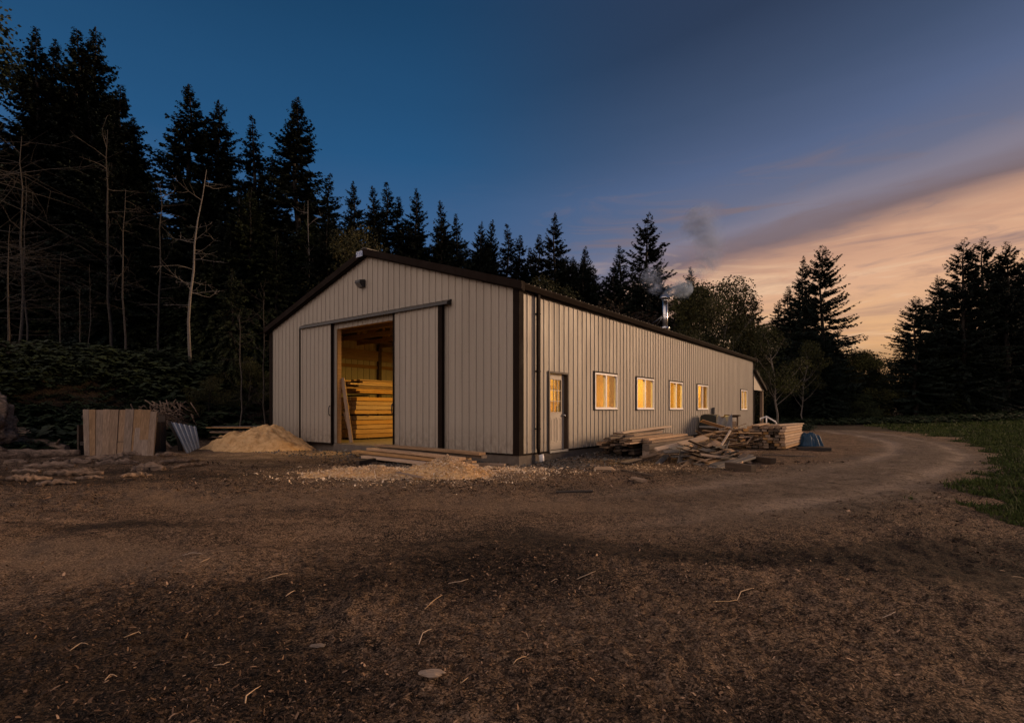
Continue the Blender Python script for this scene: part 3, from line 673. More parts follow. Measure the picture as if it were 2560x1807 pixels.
# ================================================================ trees
def leafmat(name, c0, c1, c2, transl=.0):
    m = NT(name); r = m.rnd(); t = m.attr('tone')
    col = m.ramp(t, [(0, c0), (.6, c1), (1, c2)])
    hs = m.n('ShaderNodeHueSaturation', Color=col); m.to(m.mr(r, 0, 1, .75, 1.3), hs.inputs['Value']); m.to(m.mr(m.math('FRACT', m.math('MULTIPLY', r, 5.3)), 0, 1, .485, .515), hs.inputs['Hue'])
    return m.done(hs.outputs[0], .75, 0, .25)
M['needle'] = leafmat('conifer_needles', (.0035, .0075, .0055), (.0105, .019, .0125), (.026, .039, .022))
M['cedar'] = leafmat('cedar_sprays', (.007, .012, .0045), (.021, .030, .0095), (.060, .068, .019))
M['leafy'] = leafmat('broad_leaves', (.014, .016, .004), (.042, .040, .009), (.10, .088, .02))
M['fern'] = leafmat('fern_fronds', (.006, .011, .004), (.020, .032, .009), (.062, .075, .020))
M['brownleaf'] = leafmat('autumn_leaves', (.014, .009, .004), (.036, .022, .009), (.07, .043, .016))
M['trunk'] = wood('conifer_bark', (.022, .017, .014), (.010, .008, .007), var=.3, k=.5)
M['alder'] = wood('pale_alder_bark', (.23, .20, .17), (.095, .083, .071), var=.2, k=.5)
M['dimbark'] = wood('dim_grey_bark', (.070, .058, .047), (.034, .028, .023), var=.35, k=.5)
M['twigm'] = M['pale']
def diamonds(P, D, Wv, ln, wd, droop=0.):
    """leaf / spray quads: base, side, tip, side"""
    l = ln[:, None]; w = wd[:, None]; tip = P+D*l; tip[:, 2] -= droop*ln
    m = P+D*l*.45; m[:, 2] -= droop*ln*.25
    V = np.stack([P, m+Wv*w, tip, m-Wv*w], 1).reshape(-1, 3); k = np.arange(len(P))*4
    return V, np.stack([k, k+1, k+2, k+3], 1)
def unit(a): return a/np.maximum(np.linalg.norm(a, axis=1, keepdims=True), 1e-9)
def conifer(seed, H=16., Rb=2.8, nb=420, base=.05, sl=.28, gap=.0, up=0., spray=.40, wid=.056, dens=2.0, mat='needle', droop=.2, ragged=.3):
    g = np.random.default_rng(seed); Vs, Qs, Ts = [], [], []; off = 0; tb = MB()
    pts = [(0, 0, -1.5), (0, 0, 0)]+[(.02*H*.3*math.sin(k*1.7+seed), .02*H*.3*math.cos(k*2.1+seed), H*k/8) for k in range(1, 9)]
    rs = [.019*H, .017*H]+[.016*H*(1-k/8.02)**.9+.008 for k in range(1, 9)]
    tb.tube(pts, rs, 8)
    zz = np.array([p[2] for p in pts]); xx = np.array([p[0] for p in pts]); yy = np.array([p[1] for p in pts])
    hs = base+(1-base)*np.sort(g.uniform(0, 1, nb)**1.08)
    whorl = hs*0+g.uniform(0, 2*np.pi, nb)
    for i in range(nb):
        t = hs[i]*.995; h = H*t; tt = max(0., (t-base)/(1-base))
        Lb = Rb*(1-math.exp(-(1-tt)*H*sl/Rb))*(.6+.4*min(1, tt*6+.3))*(1+g.normal(0, ragged*.6))+.06
        if g.uniform() < gap: continue
        Lb = max(.10, Lb); a = whorl[i]; e = -.22+.85*tt**1.6+up+g.normal(0, .13)
        org = np.array([np.interp(h, zz, xx), np.interp(h, zz, yy), h]); dh = np.array([math.cos(a), math.sin(a), 0.])
        sd = np.array([-math.sin(a), math.cos(a), 0.])
        ns = max(4, int(Lb*9*dens)); s = np.concatenate([g.uniform(.12, 1., ns)])
        p = org+dh*(s*Lb*math.cos(e))[:, None]; p[:, 2] += s*Lb*math.sin(e)-droop*Lb*s**2*(1-tt)+.10*Lb*s**4
        if Lb > .9 and g.uniform() < .55:
            tb.tube([org, org+dh*Lb*.5*math.cos(e)+np.array([0, 0, .5*Lb*math.sin(e)-droop*.25*Lb*(1-tt)]), p[np.argmax(s)]], [.012+.006*Lb, .012+.004*Lb, .005], 4, cap=False)
        for sg in (-1, 1, 0):
            n = len(s); sw = g.uniform(.30, .95, n)*sg+g.normal(0, .12, n)
            D = dh*np.cos(sw)[:, None]+sd*np.sin(sw)[:, None]; D[:, 2] += math.sin(e)*.5-.12+g.normal(0, .22, n); D = unit(D)
            Wv = unit(np.cross(D, np.array([0, 0, 1.])+g.normal(0, .5, (n, 3))))
            ln = spray*(1.15-.92*s)*g.uniform(.6, 1.3, n)*(.30+.70*min(1, Lb/1.6)); wd = wid*g.uniform(.6, 1.35, n)*(.5+.5*min(1, Lb))
            V, Q = diamonds(p+g.normal(0, .03, p.shape), D, Wv, ln, wd, .28)
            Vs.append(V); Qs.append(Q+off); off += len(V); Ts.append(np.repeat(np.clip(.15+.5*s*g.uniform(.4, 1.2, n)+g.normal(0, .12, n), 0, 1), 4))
    V = np.concatenate(Vs); Q = np.concatenate(Qs)
    return np_mesh('crown', V, Q, M[mat], False, {'tone': np.concatenate(Ts)}), tb.mesh('trunk', M['trunk'])
def broad(seed, H=11., Rw=3.2, lo=.25, nl=9000, mat='leafy', tmat='alder', leaf=.15, nblob=26, sparse=.0, trunk_r=.13, limbs=16, topb=1.):
    g = np.random.default_rng(seed); tb = MB(); Vs = []
    tp = [(0, 0, -1.), (0, 0, 0)]; x = y = 0.
    for k in range(1, 8): x += g.normal(0, .018*H); y += g.normal(0, .018*H); tp.append((x, y, H*.93*k/7))
    tr = [trunk_r*1.2]+[trunk_r*(1-k/7.4)+.012 for k in range(8)]; tb.tube(tp, tr, 8)
    T = np.array(tp); cs = []
    for i in range(nblob):
        t = lo+(1-lo)*g.uniform(0, 1)**.85; a = g.uniform(0, 6.283); r = Rw*math.sin(math.pi*min(1, .16+.84*(t-lo)/(1-lo)*topb))**.7*g.uniform(.35, 1.05)
        c = np.array([np.interp(t*H, T[:, 2], T[:, 0])+r*math.cos(a), np.interp(t*H, T[:, 2], T[:, 1])+r*math.sin(a), t*H]); cs.append((c, Rw*g.uniform(.18, .42)))
        if i < limbs:
            z0 = max(.12*H, c[2]-r*.9-.4); o = np.array([np.interp(z0, T[:, 2], T[:, 0]), np.interp(z0, T[:, 2], T[:, 1]), z0]); mid = (o+c)/2+np.array([0, 0, -.12*r])+g.normal(0, .12, 3)
            tb.tube([o, mid, c, c+(c-mid)*.5], [.030+.006*H*.3, .028, .016, .005], 5, cap=False)
            for _ in range(3):
                q = mid+(c-mid)*g.uniform(0, 1); e_ = q+g.normal(0, .45, 3)*np.array([1, 1, .6])+(c-mid)*.4; tb.tube([q, (q+e_)/2+g.normal(0, .06, 3), e_], [.014, .009, .003], 4, cap=False)
    wts = np.array([b**2 for _, b in cs]); wts /= wts.sum(); ids = g.choice(len(cs), nl, p=wts)
    C = np.array([c for c, _ in cs])[ids]; B = np.array([b for _, b in cs])[ids]
    d = unit(g.normal(0, 1, (nl, 3))); rr = B*g.uniform(.25, 1.2, nl)**.6
    P = C+d*rr[:, None]*np.array([1, 1, .75]); D = unit(d*np.array([1, 1, .3])+g.normal(0, .6, (nl, 3))+np.array([0, 0, -.45])); Wv = unit(np.cross(D, g.normal(0, 1, (nl, 3))))
    ln = leaf*g.uniform(.6, 1.4, nl); V, Q = diamonds(P, D, Wv, ln, ln*.38, .1)
    tone = np.clip(.35+.35*d[:, 2]*0+g.normal(0, .2, nl)+.25*(g.uniform(0, 1, len(cs))[ids]-.5)*2, 0, 1)
    return np_mesh('crown', V, Q, M[mat], False, {'tone': np.repeat(tone, 4)}), tb.mesh('trunk', M[tmat])
def bare(seed, H=10., r=.12, lean=0., nbr=26, tmat='dimbark', lo=.25, blen=2.2, side=None, flatten=.15):
    g = np.random.default_rng(seed); tb = MB(); br = MB(); tp = [(0, 0, -.8), (0, 0, 0)]; x = y = 0.
    for k in range(1, 9): x += lean*H/8*(.5+k/8)+g.normal(0, .005*H); y += g.normal(0, .005*H); tp.append((x, y, H*k/8))
    tb.tube(tp, [r*1.25]+[r*(1-k/9.2) for k in range(9)], 8); T = np.array(tp)
    for i in range(nbr):
        z0 = H*(lo+(1-lo)*g.uniform(0, .95)); o = np.array([np.interp(z0, T[:, 2], T[:, 0]), np.interp(z0, T[:, 2], T[:, 1]), z0]); a = g.uniform(0, 6.283) if side is None else side+g.normal(0, .5)
        l = blen*g.uniform(.35, 1.2); d = np.array([math.cos(a), math.sin(a)*.7, flatten+g.normal(0, .2)]); pts = [o]
        for k in range(5): d = d+g.normal(0, .16, 3); pts.append(pts[-1]+d/np.linalg.norm(d)*l/5)
        r0 = r*.22*(.5+l/blen*.6); br.tube(pts, [r0, r0*.8, r0*.6, r0*.42, r0*.28, .004], 5, cap=False)
        for _ in range(4):
            k = g.integers(1, 5); d2 = d/np.linalg.norm(d)+g.normal(0, .6, 3); q = pts[k]; br.tube([q, q+d2*l*.12, q+d2*l*.22+g.normal(0, .08, 3)], [r0*.4, r0*.28, .003], 4, cap=False)
    return br.mesh('branches', M[tmat]), tb.mesh('trunk', M[tmat])
KIND = {
    'fir_a': conifer(1, 16, 3.2, 500, .04, .34), 'fir_b': conifer(2, 16, 2.8, 500, .03, .31, ragged=.4), 'fir_c': conifer(3, 16, 3.7, 500, .04, .40, droop=.28),
    'fir_d': conifer(4, 16, 2.5, 420, .04, .29, .05, ragged=.5), 'spire': conifer(5, 16, 2.2, 460, .04, .24, ragged=.4),
    'open_fir': conifer(6, 19, 4.6, 250, .06, .46, .06, .06, .50, .06, 1.9, ragged=.42, droop=.10),
    'lattice': conifer(7, 18, 4.4, 330, .08, .62, .03, .10, .46, .07, 1.35, ragged=.25, droop=.15), 'lattice_b': conifer(17, 19, 4.4, 380, .06, .52, .03, .10, .46, .07, 1.4, ragged=.3, droop=.15),
    'cedar': conifer(8, 14, 3.2, 380, .02, .38, 0., -.12, .45, .065, 1.8, 'cedar', .5), 'cedar_b': conifer(9, 11, 3.0, 340, .0, .42, 0., -.15, .42, .065, 1.8, 'cedar', .55),
    'alder': broad(11, 12, 3.2, .38, 8500), 'maple': broad(12, 12, 4.2, .12, 27000, leaf=.15, nblob=54), 'round': broad(13, 8, 2.6, .12, 13000, leaf=.10, tmat='trunk', nblob=40), 'airy': broad(14, 13, 3.4, .25, 17000, leaf=.155, nblob=60),
    'thin_dark': broad(18, 13, 3.4, .22, 17000, 'cedar', 'dimbark', leaf=.14, nblob=60),
    'brown': broad(15, 7, 2.2, .15, 6000, 'brownleaf', leaf=.12, tmat='trunk'), 'darkbroad': broad(16, 9, 4.0, .02, 15000, 'cedar', 'trunk', .17, 44),
    'bare_a': bare(21, 11, .085, .0, 22, lo=.2, blen=1.6), 'birch': bare(22, 12, .085, .05, 22, 'alder', lo=.3, blen=1.7), 'bare_b': bare(27, 12, .08, .02, 18, lo=.35, blen=1.5), 'bare_c': bare(23, 9, .06, -.02, 26, lo=.15, blen=1.8), 'limbs': bare(24, 12, .11, .01, 34, lo=.10, blen=5.4, side=0.2, flatten=.02),
    'sapling': bare(25, 5, .03, .02, 26, lo=.1, blen=.9, flatten=.4)}
BASEH = {'fir_a': 16, 'fir_b': 16, 'fir_c': 16, 'fir_d': 16, 'spire': 16, 'open_fir': 19, 'lattice': 18, 'lattice_b': 19, 'cedar': 14, 'cedar_b': 11, 'alder': 12, 'maple': 12, 'round': 8, 'airy': 13, 'thin_dark': 13, 'brown': 7, 'darkbroad': 9, 'bare_a': 11, 'birch': 12, 'bare_b': 12, 'bare_c': 9, 'limbs': 12, 'sapling': 5}
NAME = {'cedar': 'cedar_tree', 'cedar_b': 'cedar_tree', 'alder': 'alder_tree', 'maple': 'maple_tree', 'round': 'leafy_tree', 'airy': 'leafy_tree', 'thin_dark': 'leafy_tree', 'brown': 'leafy_tree', 'darkbroad': 'leafy_tree', 'bare_a': 'bare_tree', 'birch': 'birch_tree', 'bare_b': 'bare_tree', 'bare_c': 'bare_tree', 'limbs': 'bare_tree', 'sapling': 'sapling'}
def tree(kind, px, top, d, label, group=None, wide=1., base=None, rz=None):
    """a tree d metres away whose tip is seen at (px, top)"""
    p = PD(px, top, d); zb = g1(p.x, p.y) if base is None else base
    s = (p.z-zb)/BASEH[kind]; t = thing(NAME.get(kind, 'fir_tree'), label, 'tree', (p.x, p.y, zb-.05), R.uniform(0, 6.28) if rz is None else rz, group)
    t.scale = (s*wide, s*wide, s)
    cr, tk = KIND[kind]
    bare_ = kind in ('bare_a', 'birch', 'bare_b', 'bare_c', 'limbs', 'sapling')
    link(bpy.data.objects.new('branches' if bare_ else 'crown', cr), t); link(bpy.data.objects.new('trunk', tk), t); return t
q = 2560/2296
def T(kind, x, y, d, label, group=None, wide=1., **k): return tree(kind, x*q, y*q, d, label, group, wide*(1.04 if kind.startswith(('fir', 'spire')) else 1.), **k)
# left forest edge, tip by tip (2296 px wide view of the photograph)
T('thin_dark', 10, 35, 31, 'tall thin leafed tree at the top left corner of the forest', None, 1.1)
T('fir_b', 84, 62, 30, 'dark fir with a narrow tip, second from the left edge')
T('fir_a', 122, 88, 32, 'dark blunt fir between two taller narrow firs at far left')
T('fir_d', 172, 60, 31, 'narrow dark fir left of the tallest fir of the left clump', None, 1.1)
T('fir_c', 212, 54, 32, 'ragged dark fir at the right of the tall left clump, the tallest', None, .9)
T('fir_d', 272, 190, 30, 'thin fir stepping down from the tall left clump', None, 1.2)
T('fir_b', 303, 262, 31, 'low dark fir below the step of the left clump')
T('fir_a', 425, 184, 32, 'broad spired fir standing free left of centre against the blue sky', None, 1.1)
T('fir_c', 490, 219, 33, 'dark dense fir just right of the free standing spired fir', None, .95)
T('spire', 569, 260, 33, 'slim pointed fir between the dense fir and the tallest middle fir', None, 1.15)
T('fir_b', 610, 345, 34, 'short fir in the notch left of the tallest middle fir')
T('fir_a', 664, 213, 33, 'tall broad fir with a thin tip, the last high one before the skyline drops', None, 1.12)
T('spire', 738, 388, 36, 'small slim fir at the start of the falling skyline', None, 1.2)
T('fir_b', 793, 404, 38, 'dark fir right of the small slim fir over the left roof slope')
T('fir_a', 838, 415, 40, 'left one of two close firs above the roof peak')
T('spire', 866, 405, 41, 'slim right one of two close firs above the roof peak', None, 1.2)
T('fir_d', 893, 440, 42, 'low fir right of the close pair above the roof peak', None, 1.2)
T('fir_b', 932, 420, 42, 'evenly pointed fir right of the roof peak')
T('fir_a', 989, 447, 43, 'ragged topped fir above the middle of the gable roof slope', None, .9)
T('fir_b', 1024, 478, 44, 'short fir right of the ragged topped fir')
T('fir_c', 1078, 494, 46, 'first of three low close firs over the right roof slope', None, .8)
T('fir_a', 1102, 491, 47, 'middle one of three low close firs over the right roof slope', None, .9)
T('spire', 1138, 500, 46, 'last and slimmest of three low close firs over the right roof slope', None, 1.2)
T('fir_d', 1165, 525, 48, 'small fir left of the tall dark fir above the eave corner', None, 1.2)
T('fir_d', 1208, 523, 49, 'short fir leaning into the tall dark fir above the eave corner', None, 1.1)
T('fir_b', 1243, 477, 48, 'tall dark fir standing above the eave corner', None, 1.1)
T('fir_a', 1311, 550, 52, 'plump brownish fir right of the tall dark fir', None, 1.)
T('fir_d', 1390, 548, 55, 'thin see-through fir left of the big open branched fir', None, 1.1)
T('fir_d', 1418, 590, 55, 'small fir between the thin see-through fir and the big open fir', None, 1.)
T('open_fir', 1452, 474, 47, 'big fir with long open branches behind the chimney', None, 1.05, rz=.6)
T('fir_b', 1546, 597, 56, 'small pointed fir in the gap right of the chimney smoke', None, 1.1)
T('fir_d', 1662, 664, 70, 'tiny far fir in the bright gap, left of a broader one', None, 1.2)
T('fir_b', 1690, 660, 70, 'broader far fir in the bright gap right of the leafy tree', None, 1.3)
T('fir_d', 1745, 672, 62, 'small fir at the left foot of the tall right pair', None, 1.3)
T('fir_d', 1768, 640, 58, 'ragged fir on the left flank of the tall right pair', None, 1.3)
T('fir_b', 1800, 573, 56, 'narrow dark fir, left of the tall right pair', None, 1.0)
T('lattice', 1842, 548, 52, 'tall rounded fir with sky showing through, right of the tall pair', None, 1.0)
T('lattice', 2052, 662, 50, 'short broad see-through fir right of the bright gap', None, 1.15)
T('lattice_b', 2160, 532, 50, 'tall fir leading the dark clump at the right', None, 1.1)
T('lattice_b', 2203, 530, 54, 'blunt tall fir second in the right clump', None, 1.1)
T('lattice', 2258, 540, 50, 'see-through fir third in the right clump', None, 1.1)
T('lattice', 2310, 556, 52, 'fir cut by the right edge of the picture', None, 1.)
for x_, y_, lb_ in ((2105, 615, 'small pointed fir on the left shoulder of the right clump'), (2240, 585, 'pointed fir between the second and third of the right clump'), (2275, 600, 'dark fir low behind the third of the right clump')): T('fir_c', x_, y_, 57, lb_, None, 1.2)
# understorey that reads on its own
T('cedar', 560, 425, 28, 'dark green drooping cedar behind the curved pale birch', None, 1.15)
T('cedar', 690, 475, 31, 'drooping cedar left of the building above the fern bank', None, 1.)
T('cedar', 620, 520, 28, 'lower drooping cedar touching the left roof edge', None, .9)
T('cedar_b', 520, 600, 24, 'yellowish cedar behind the curved birch, low', None, .9)
T('round', 772, 508, 29, 'yellow green round tree behind the left roof slope', None, 1.0)
T('round', 1000, 610, 40, 'yellow green bush just over the right roof slope', None, .8)
T('round', 1238, 622, 40, 'olive green round tree behind the roof at the eave corner', None, 1.0)
T('brown', 1388, 676, 40, 'brown leafed small tree above the eave left of the chimney', None, 1.2)
T('airy', 1610, 628, 44, 'thin leafed broad tree against the orange sky right of the chimney', None, 1.05)
T('maple', 1560, 655, 38, 'dark broad tree directly behind the chimney and roof', None, .95)
T('maple', 1655, 722, 44, 'dark green broad tree right of the chimney above the roof end', None, .9)
T('alder', 1742, 735, 40, 'olive topped alder with a pale trunk behind the porch', None, 1.0)
T('bare_a', 1690, 790, 38, 'thin pale bare trunk between the porch and the alder', None, .9)
T('alder', 1800, 770, 46, 'dim alder right of the olive topped alder', None, .9)
for x_, y_, d_, lb_ in ((120, 800, 25, 'low dark bush on the fern bank at the far left'), (330, 815, 24.5, 'low dark bush on the fern bank left of the curved birch'), (545, 800, 23.5, 'dark bush on the fern bank beside the building'), (478, 845, 22, 'small dark bush in front of the birch foot')): T('round', x_, y_, d_, lb_, None, 1.5)
for x_, y_, lb_ in ((2030, 812, 'low dark bush under the short see-through fir'), (2085, 775, 'dark bush between the short see-through fir and the right clump')): T('darkbroad', x_, y_, 54, lb_, None, 1.4)
for x_, y_, d_, lb_ in ((300, 560, 28.5, 'dim cedar behind the tall straight bare trunk'), (215, 630, 28, 'low dim cedar behind the short pair of bare trunks'), (405, 590, 27.5, 'dim green cedar just left of the curved birch'), (120, 560, 29, 'dim cedar behind the short trunk with side limbs'), (478, 545, 27, 'green cedar just right of the curved birch'), (20, 600, 28, 'dim cedar behind the thick grey trunk at the left edge')): T('cedar_b', x_, y_, d_, lb_, None, 1.25)
# bare trunks in the left forest
def trunk_tree(kind, x, ybase, ytop, d, label, wide=1., rz=0.): return tree(kind, x*q, ytop*q, d, label, None, wide, rz=rz)
trunk_tree('birch', 428, 833, 380, 24.5, 'curved pale birch with a white trunk in front of the forest', 1.15, 0.)
for x, top, d, lb, kd in [(45, 300, 26, 'thick grey bare trunk nearest the left edge', 'bare_a'), (62, 420, 27, 'thin trunk touching the thick grey bare trunk', 'bare_c'), (135, 560, 25, 'short bare trunk with side limbs left of a close pair', 'bare_c'), (182, 640, 25, 'left trunk of the short close pair of bare trunks', 'bare_a'), (198, 590, 25.5, 'right trunk of the short close pair of bare trunks', 'bare_c'), (250, 290, 27, 'tall straight bare trunk right of the short pair', 'bare_a'), (282, 420, 25.5, 'pale bare trunk second right of the short pair', 'bare_c'), (357, 410, 26.5, 'slender greenish bare trunk left of the curved birch', 'bare_a')]:
    trunk_tree(kd, x, 0, top, d, lb, 1.0, R.uniform(0, 6))
trunk_tree('birch', 690, 0, 440, 30, 'white dead trunk high in front of the tall broad fir', .8, 2.)
tree('limbs', -90, 300, 24, 'bare tree at the left edge with long level limbs', None, 1.0, rz=0.2)
tree('limbs', 20, 560, 23.5, 'lower bare tree at the left with limbs reaching right', None, 1.0, rz=-.1)
tree('sapling', 664, 730, 20.5, 'bare sapling beside the left corner of the building', None, 1.2)
tree('sapling', 600, 780, 21, 'bare sapling in the ferns left of the corner sapling', None, 1.3)
# trees that fill the woods behind and cannot be told apart
for i in range(46):
    x = R.uniform(-120, 760); d = R.uniform(27, 40); top = (120 if x < 330 else 330)+R.uniform(60, 260)+max(0, x-560)*.35
    T(R.choice(['fir_a', 'fir_b', 'fir_c', 'fir_d', 'cedar']), x, top, d, 'dark conifer deep inside the forest on the left slope', 'dark conifers inside the left forest', 1.15)
for i in range(64):
    x = R.uniform(740, 1560); d = R.uniform(46, 62); top = 468+(x-760)*.17+R.uniform(5, 85)
    T(R.choice(['fir_a', 'fir_b', 'fir_c', 'fir_d']), x, top, d, 'dark conifer in the dense wood behind the building roof', 'dark conifers behind the building roof', 1.25)
for i in range(30):
    x = R.uniform(1480, 1960); d = R.uniform(46, 66); top = 735+R.uniform(0, 110)+max(0, x-1860)*.6
    T(R.choice(['fir_a', 'darkbroad', 'fir_c', 'cedar', 'maple']), x, top, d, 'low dark tree at the forest edge behind the porch', 'low dark trees behind the porch', 1.3)
for i in range(34):
    x = R.uniform(1880, 2420); d = R.uniform(50, 64); top = (805 if x < 2070 else 690)+R.uniform(0, 110)
    T(R.choice(['darkbroad', 'fir_c', 'fir_a', 'cedar', 'fir_c']), x, top, d, 'low dark tree at the forest edge behind the grass', 'low dark trees behind the grass', 1.35)

# ---------------------------------------------------------------- ferns, brambles and brush
def undergrowth(name, label, X, Y, size, mat, per=9, seed=1):
    g = np.random.default_rng(seed); n = len(X); Z = gz(X, Y, False); Vs, Qs, Ts = [], [], []; off = 0
    for k in range(per):
        a = g.uniform(0, 2*np.pi, n); lf = size*g.uniform(.5, 1.25, n); e0 = g.uniform(.5, 1.25, n); tone = g.uniform(0, 1, n)
        dh = np.stack([np.cos(a), np.sin(a), 0*a], 1); sd = np.stack([-np.sin(a), np.cos(a), 0*a], 1); P0 = np.stack([X, Y, Z+size*.05], 1)
        for s in (.2, .38, .55, .72, .88):
            hz = lf*(np.sin(e0)*s-.55*s*s); P = P0+dh*(lf*np.cos(e0*.8)*s)[:, None]; P[:, 2] += hz
            for sg in (-1, 1):
                D = unit(sd*sg+dh*.6+np.stack([0*a, 0*a, g.normal(-.15, .2, n)], 1)); Wv = unit(np.cross(D, g.normal(0, .35, (n, 3))+np.array([0, 0, 1.])))
                V, Q = diamonds(P, D, np.cross(D, np.array([0, 0, 1.]))*.7+Wv*.3, lf*.34*(1.1-s)*g.uniform(.7, 1.3, n)+.03, lf*.075*g.uniform(.7, 1.3, n), .25)
                Vs.append(V); Qs.append(Q+off); off += len(V); Ts.append(np.repeat(np.clip(.2+.35*s+.4*(tone-.5)+g.normal(0, .1, n), 0, 1), 4))
    me = np_mesh(name, np.concatenate(Vs), np.concatenate(Qs), M[mat], False, {'tone': np.concatenate(Ts)}); return tag(link(bpy.data.objects.new(name, me)), label, 'undergrowth', kind='stuff')
def bank(n, u0, u1, v0, v1, seed):
    g = np.random.default_rng(seed); u = g.uniform(u0, u1, n); v = g.uniform(v0, v1, n); x = C0.x+SD.x*v+FD.x*u; y = C0.y+SD.y*v+FD.y*u; return x, y
x, y = bank(1900, 13.6, 22, -11, 9, 5); k = (fbm(x*.45, y*.45, 501, 3) > -.25); x, y = x[k], y[k]
undergrowth('ferns', 'dark green ferns and brambles covering the bank behind the yard', x, y, np.clip((.75+1.1*fbm(x*.55, y*.55, 503, 3))*1.25, .3, 2.2), 'fern', 8, 31)
x, y = bank(700, 12.9, 16.8, -12, -2.4, 16); undergrowth('ferns', 'dark ferns at the foot of the bank behind the plank bin', x, y, .62+0*x, 'fern', 7, 36)
x, y = bank(420, 12.4, 14.4, .5, 10, 6); undergrowth('brambles', 'brownish brambles along the left side of the building', x, y, .55+0*x, 'brownleaf', 5, 32)
x, y = bank(520, -2, 10, 26.5, 31, 7); undergrowth('brush', 'low dark brush behind the porch', x, y, .75+0*x, 'fern', 7, 33)
g_ = np.random.default_rng(8); yy = g_.uniform(43, 52, 1000); xx = yy*g_.uniform(.50, 1.08, 1000); undergrowth('brush', 'low dark brush along the far side of the grass', xx, yy, 1.15+0*xx, 'cedar', 6, 34)
# ================================================================ boards, stacks and junk
NB = [0]
def board_mesh(l, w, t, warp=0.):
    bm = bmesh.new(); n = 5 if warp else 1
    for i in range(n+1):
        x = -l/2+l*i/n; zz = warp*(1-(2*i/n-1)**2) if n > 1 else 0
        for y, z in ((-w/2, -t/2), (w/2, -t/2), (w/2, t/2), (-w/2, t/2)): bm.verts.new((x, y, z+zz))
    bm.verts.ensure_lookup_table(); V = bm.verts
    for i in range(n):
        for k in range(4): bm.faces.new((V[i*4+k], V[i*4+(k+1)%4], V[(i+1)*4+(k+1)%4], V[(i+1)*4+k]))
    bm.faces.new([V[k] for k in (3, 2, 1, 0)]); bm.faces.new([V[n*4+k] for k in range(4)])
    bmesh.ops.recalc_face_normals(bm, faces=bm.faces)
    es = [e for e in bm.edges if len(e.link_faces) == 2 and e.calc_face_angle(0) > .8]
    bmesh.ops.bevel(bm, geom=es, offset=min(.005, t*.18), segments=1, affect='EDGES')
    me = bpy.data.meshes.new('board'); bm.to_mesh(me); bm.free(); return me
def board(p, q, w, t, mat, label, group, roll=0., cat='board', name='board', warp=0.):
    p, q = Vector(p), Vector(q); x = q-p; l = x.length; x.normalize()
    y = Vector((0, 0, 1)).cross(x)
    if y.length < 1e-3: y = Vector((0, 1, 0))
    y.normalize(); z = x.cross(y)
    Mx = Matrix(((x.x, y.x, z.x), (x.y, y.y, z.y), (x.z, y.z, z.z))).to_4x4() @ Matrix.Rotation(roll, 4, 'X')
    me = board_mesh(l, w, t, warp); me.materials.append(M[mat])
    o = link(bpy.data.objects.new(name, me)); o.matrix_world = Matrix.Translation((p+q)/2) @ Mx
    return tag(o, label, cat, group)
def stack(v0, u0, courses, length, zbase, pick, label, group, jit=.3, along=1, w_tot=1.3, frame=None, skew=.015, cat='board', bev=None):
    """courses: list of (board width, thickness, gap); boards run along v (or along u when along=0)"""
    z = zbase
    for ci, (bw_, bt_, gap) in enumerate(courses):
        u = 0.
        while u < w_tot-.03:
            w = bw_*R.uniform(.85, 1.15)
            if u+w > w_tot+.06: break
            a = R.gauss(0, jit); ln = length*R.uniform(.9, 1.05); sk = R.gauss(0, skew)*ln
            if along: p, q = BW(v0+a, u0+u+w/2-sk/2, z+bt_/2), BW(v0+a+ln, u0+u+w/2+sk/2, z+bt_/2)
            else: p, q = BW(v0+u+w/2-sk/2, u0+a, z+bt_/2), BW(v0+u+w/2+sk/2, u0+a+ln, z+bt_/2)
            lb, gr_ = (label, group)
            board(p, q, w*.97, bt_*R.uniform(.92, 1), pick(ci, u, len(courses)), lb, gr_, R.gauss(0, .012), cat)
            u += w+gap*R.uniform(.3, 1.6)
        z += bt_+.004+gap*.25
    return z
# --- low weathered stack beside the wall (near the entry door)
zb = -.10
stack(3.0, -1.62, [(.15, .075, .05), (.12, .05, .05), (.14, .05, .06), (.16, .05, .05), (.15, .045, .05), (.16, .045, .05), (.17, .04, .06)], 3.3, zb, lambda c, u, n: R.choice(['dark', 'dark', 'aged'] if c < 3 else ['aged', 'aged', 'fresh']),
      'weathered board in the low stack closest to the entry door', 'boards in the low stack by the entry door', .33, w_tot=1.05)
def BT(p, q, zp, zq, w, t, mat, label, roll=0., group=None, **k): return board(PZ(p[0], p[1], zp), PZ(q[0], q[1], zq), w, t, mat, label, group, roll, **k)
board(BW(3.0, -1.86, -.07), BW(6.9, -1.83, -.07), .19, .17, 'aged', 'lower of the two square timbers along the front of the low stack', 'square timbers on the low stack', cat='timber', name='square_timber')
board(BW(2.98, -1.87, .105), BW(6.85, -1.85, .105), .19, .17, 'aged', 'upper square timber lying along the front of the low stack', 'square timbers on the low stack', cat='timber', name='square_timber')
board(BW(3.25, -1.80, .225), BW(6.6, -1.78, .225), .25, .055, 'aged', 'brown plank lying flat on the upper square timber', None)
board(BW(3.4, -1.66, .285), BW(6.75, -1.55, .29), .24, .055, 'fresh', 'wide tan plank on top of the low stack with a pale edge', None)
board(BW(3.35, -1.25, .385), BW(5.9, -1.05, .395), .26, .05, 'fresh', 'short broad plank across the top of the low stack', None)
board(BW(3.1, -.95, .36), BW(4.5, -.90, .37), .3, .06, 'aged', 'short thick plank on the low stack near the wall', None)
board(BW(3.7, -.80, .43), BW(6.5, -1.15, .55), .22, .045, 'pale', 'topmost long pale plank tilted across the low stack', None)
board(BW(3.8, -.62, .40), BW(6.4, -.95, .47), .2, .045, 'aged', 'plank just under the tilted topmost plank of the low stack', None)
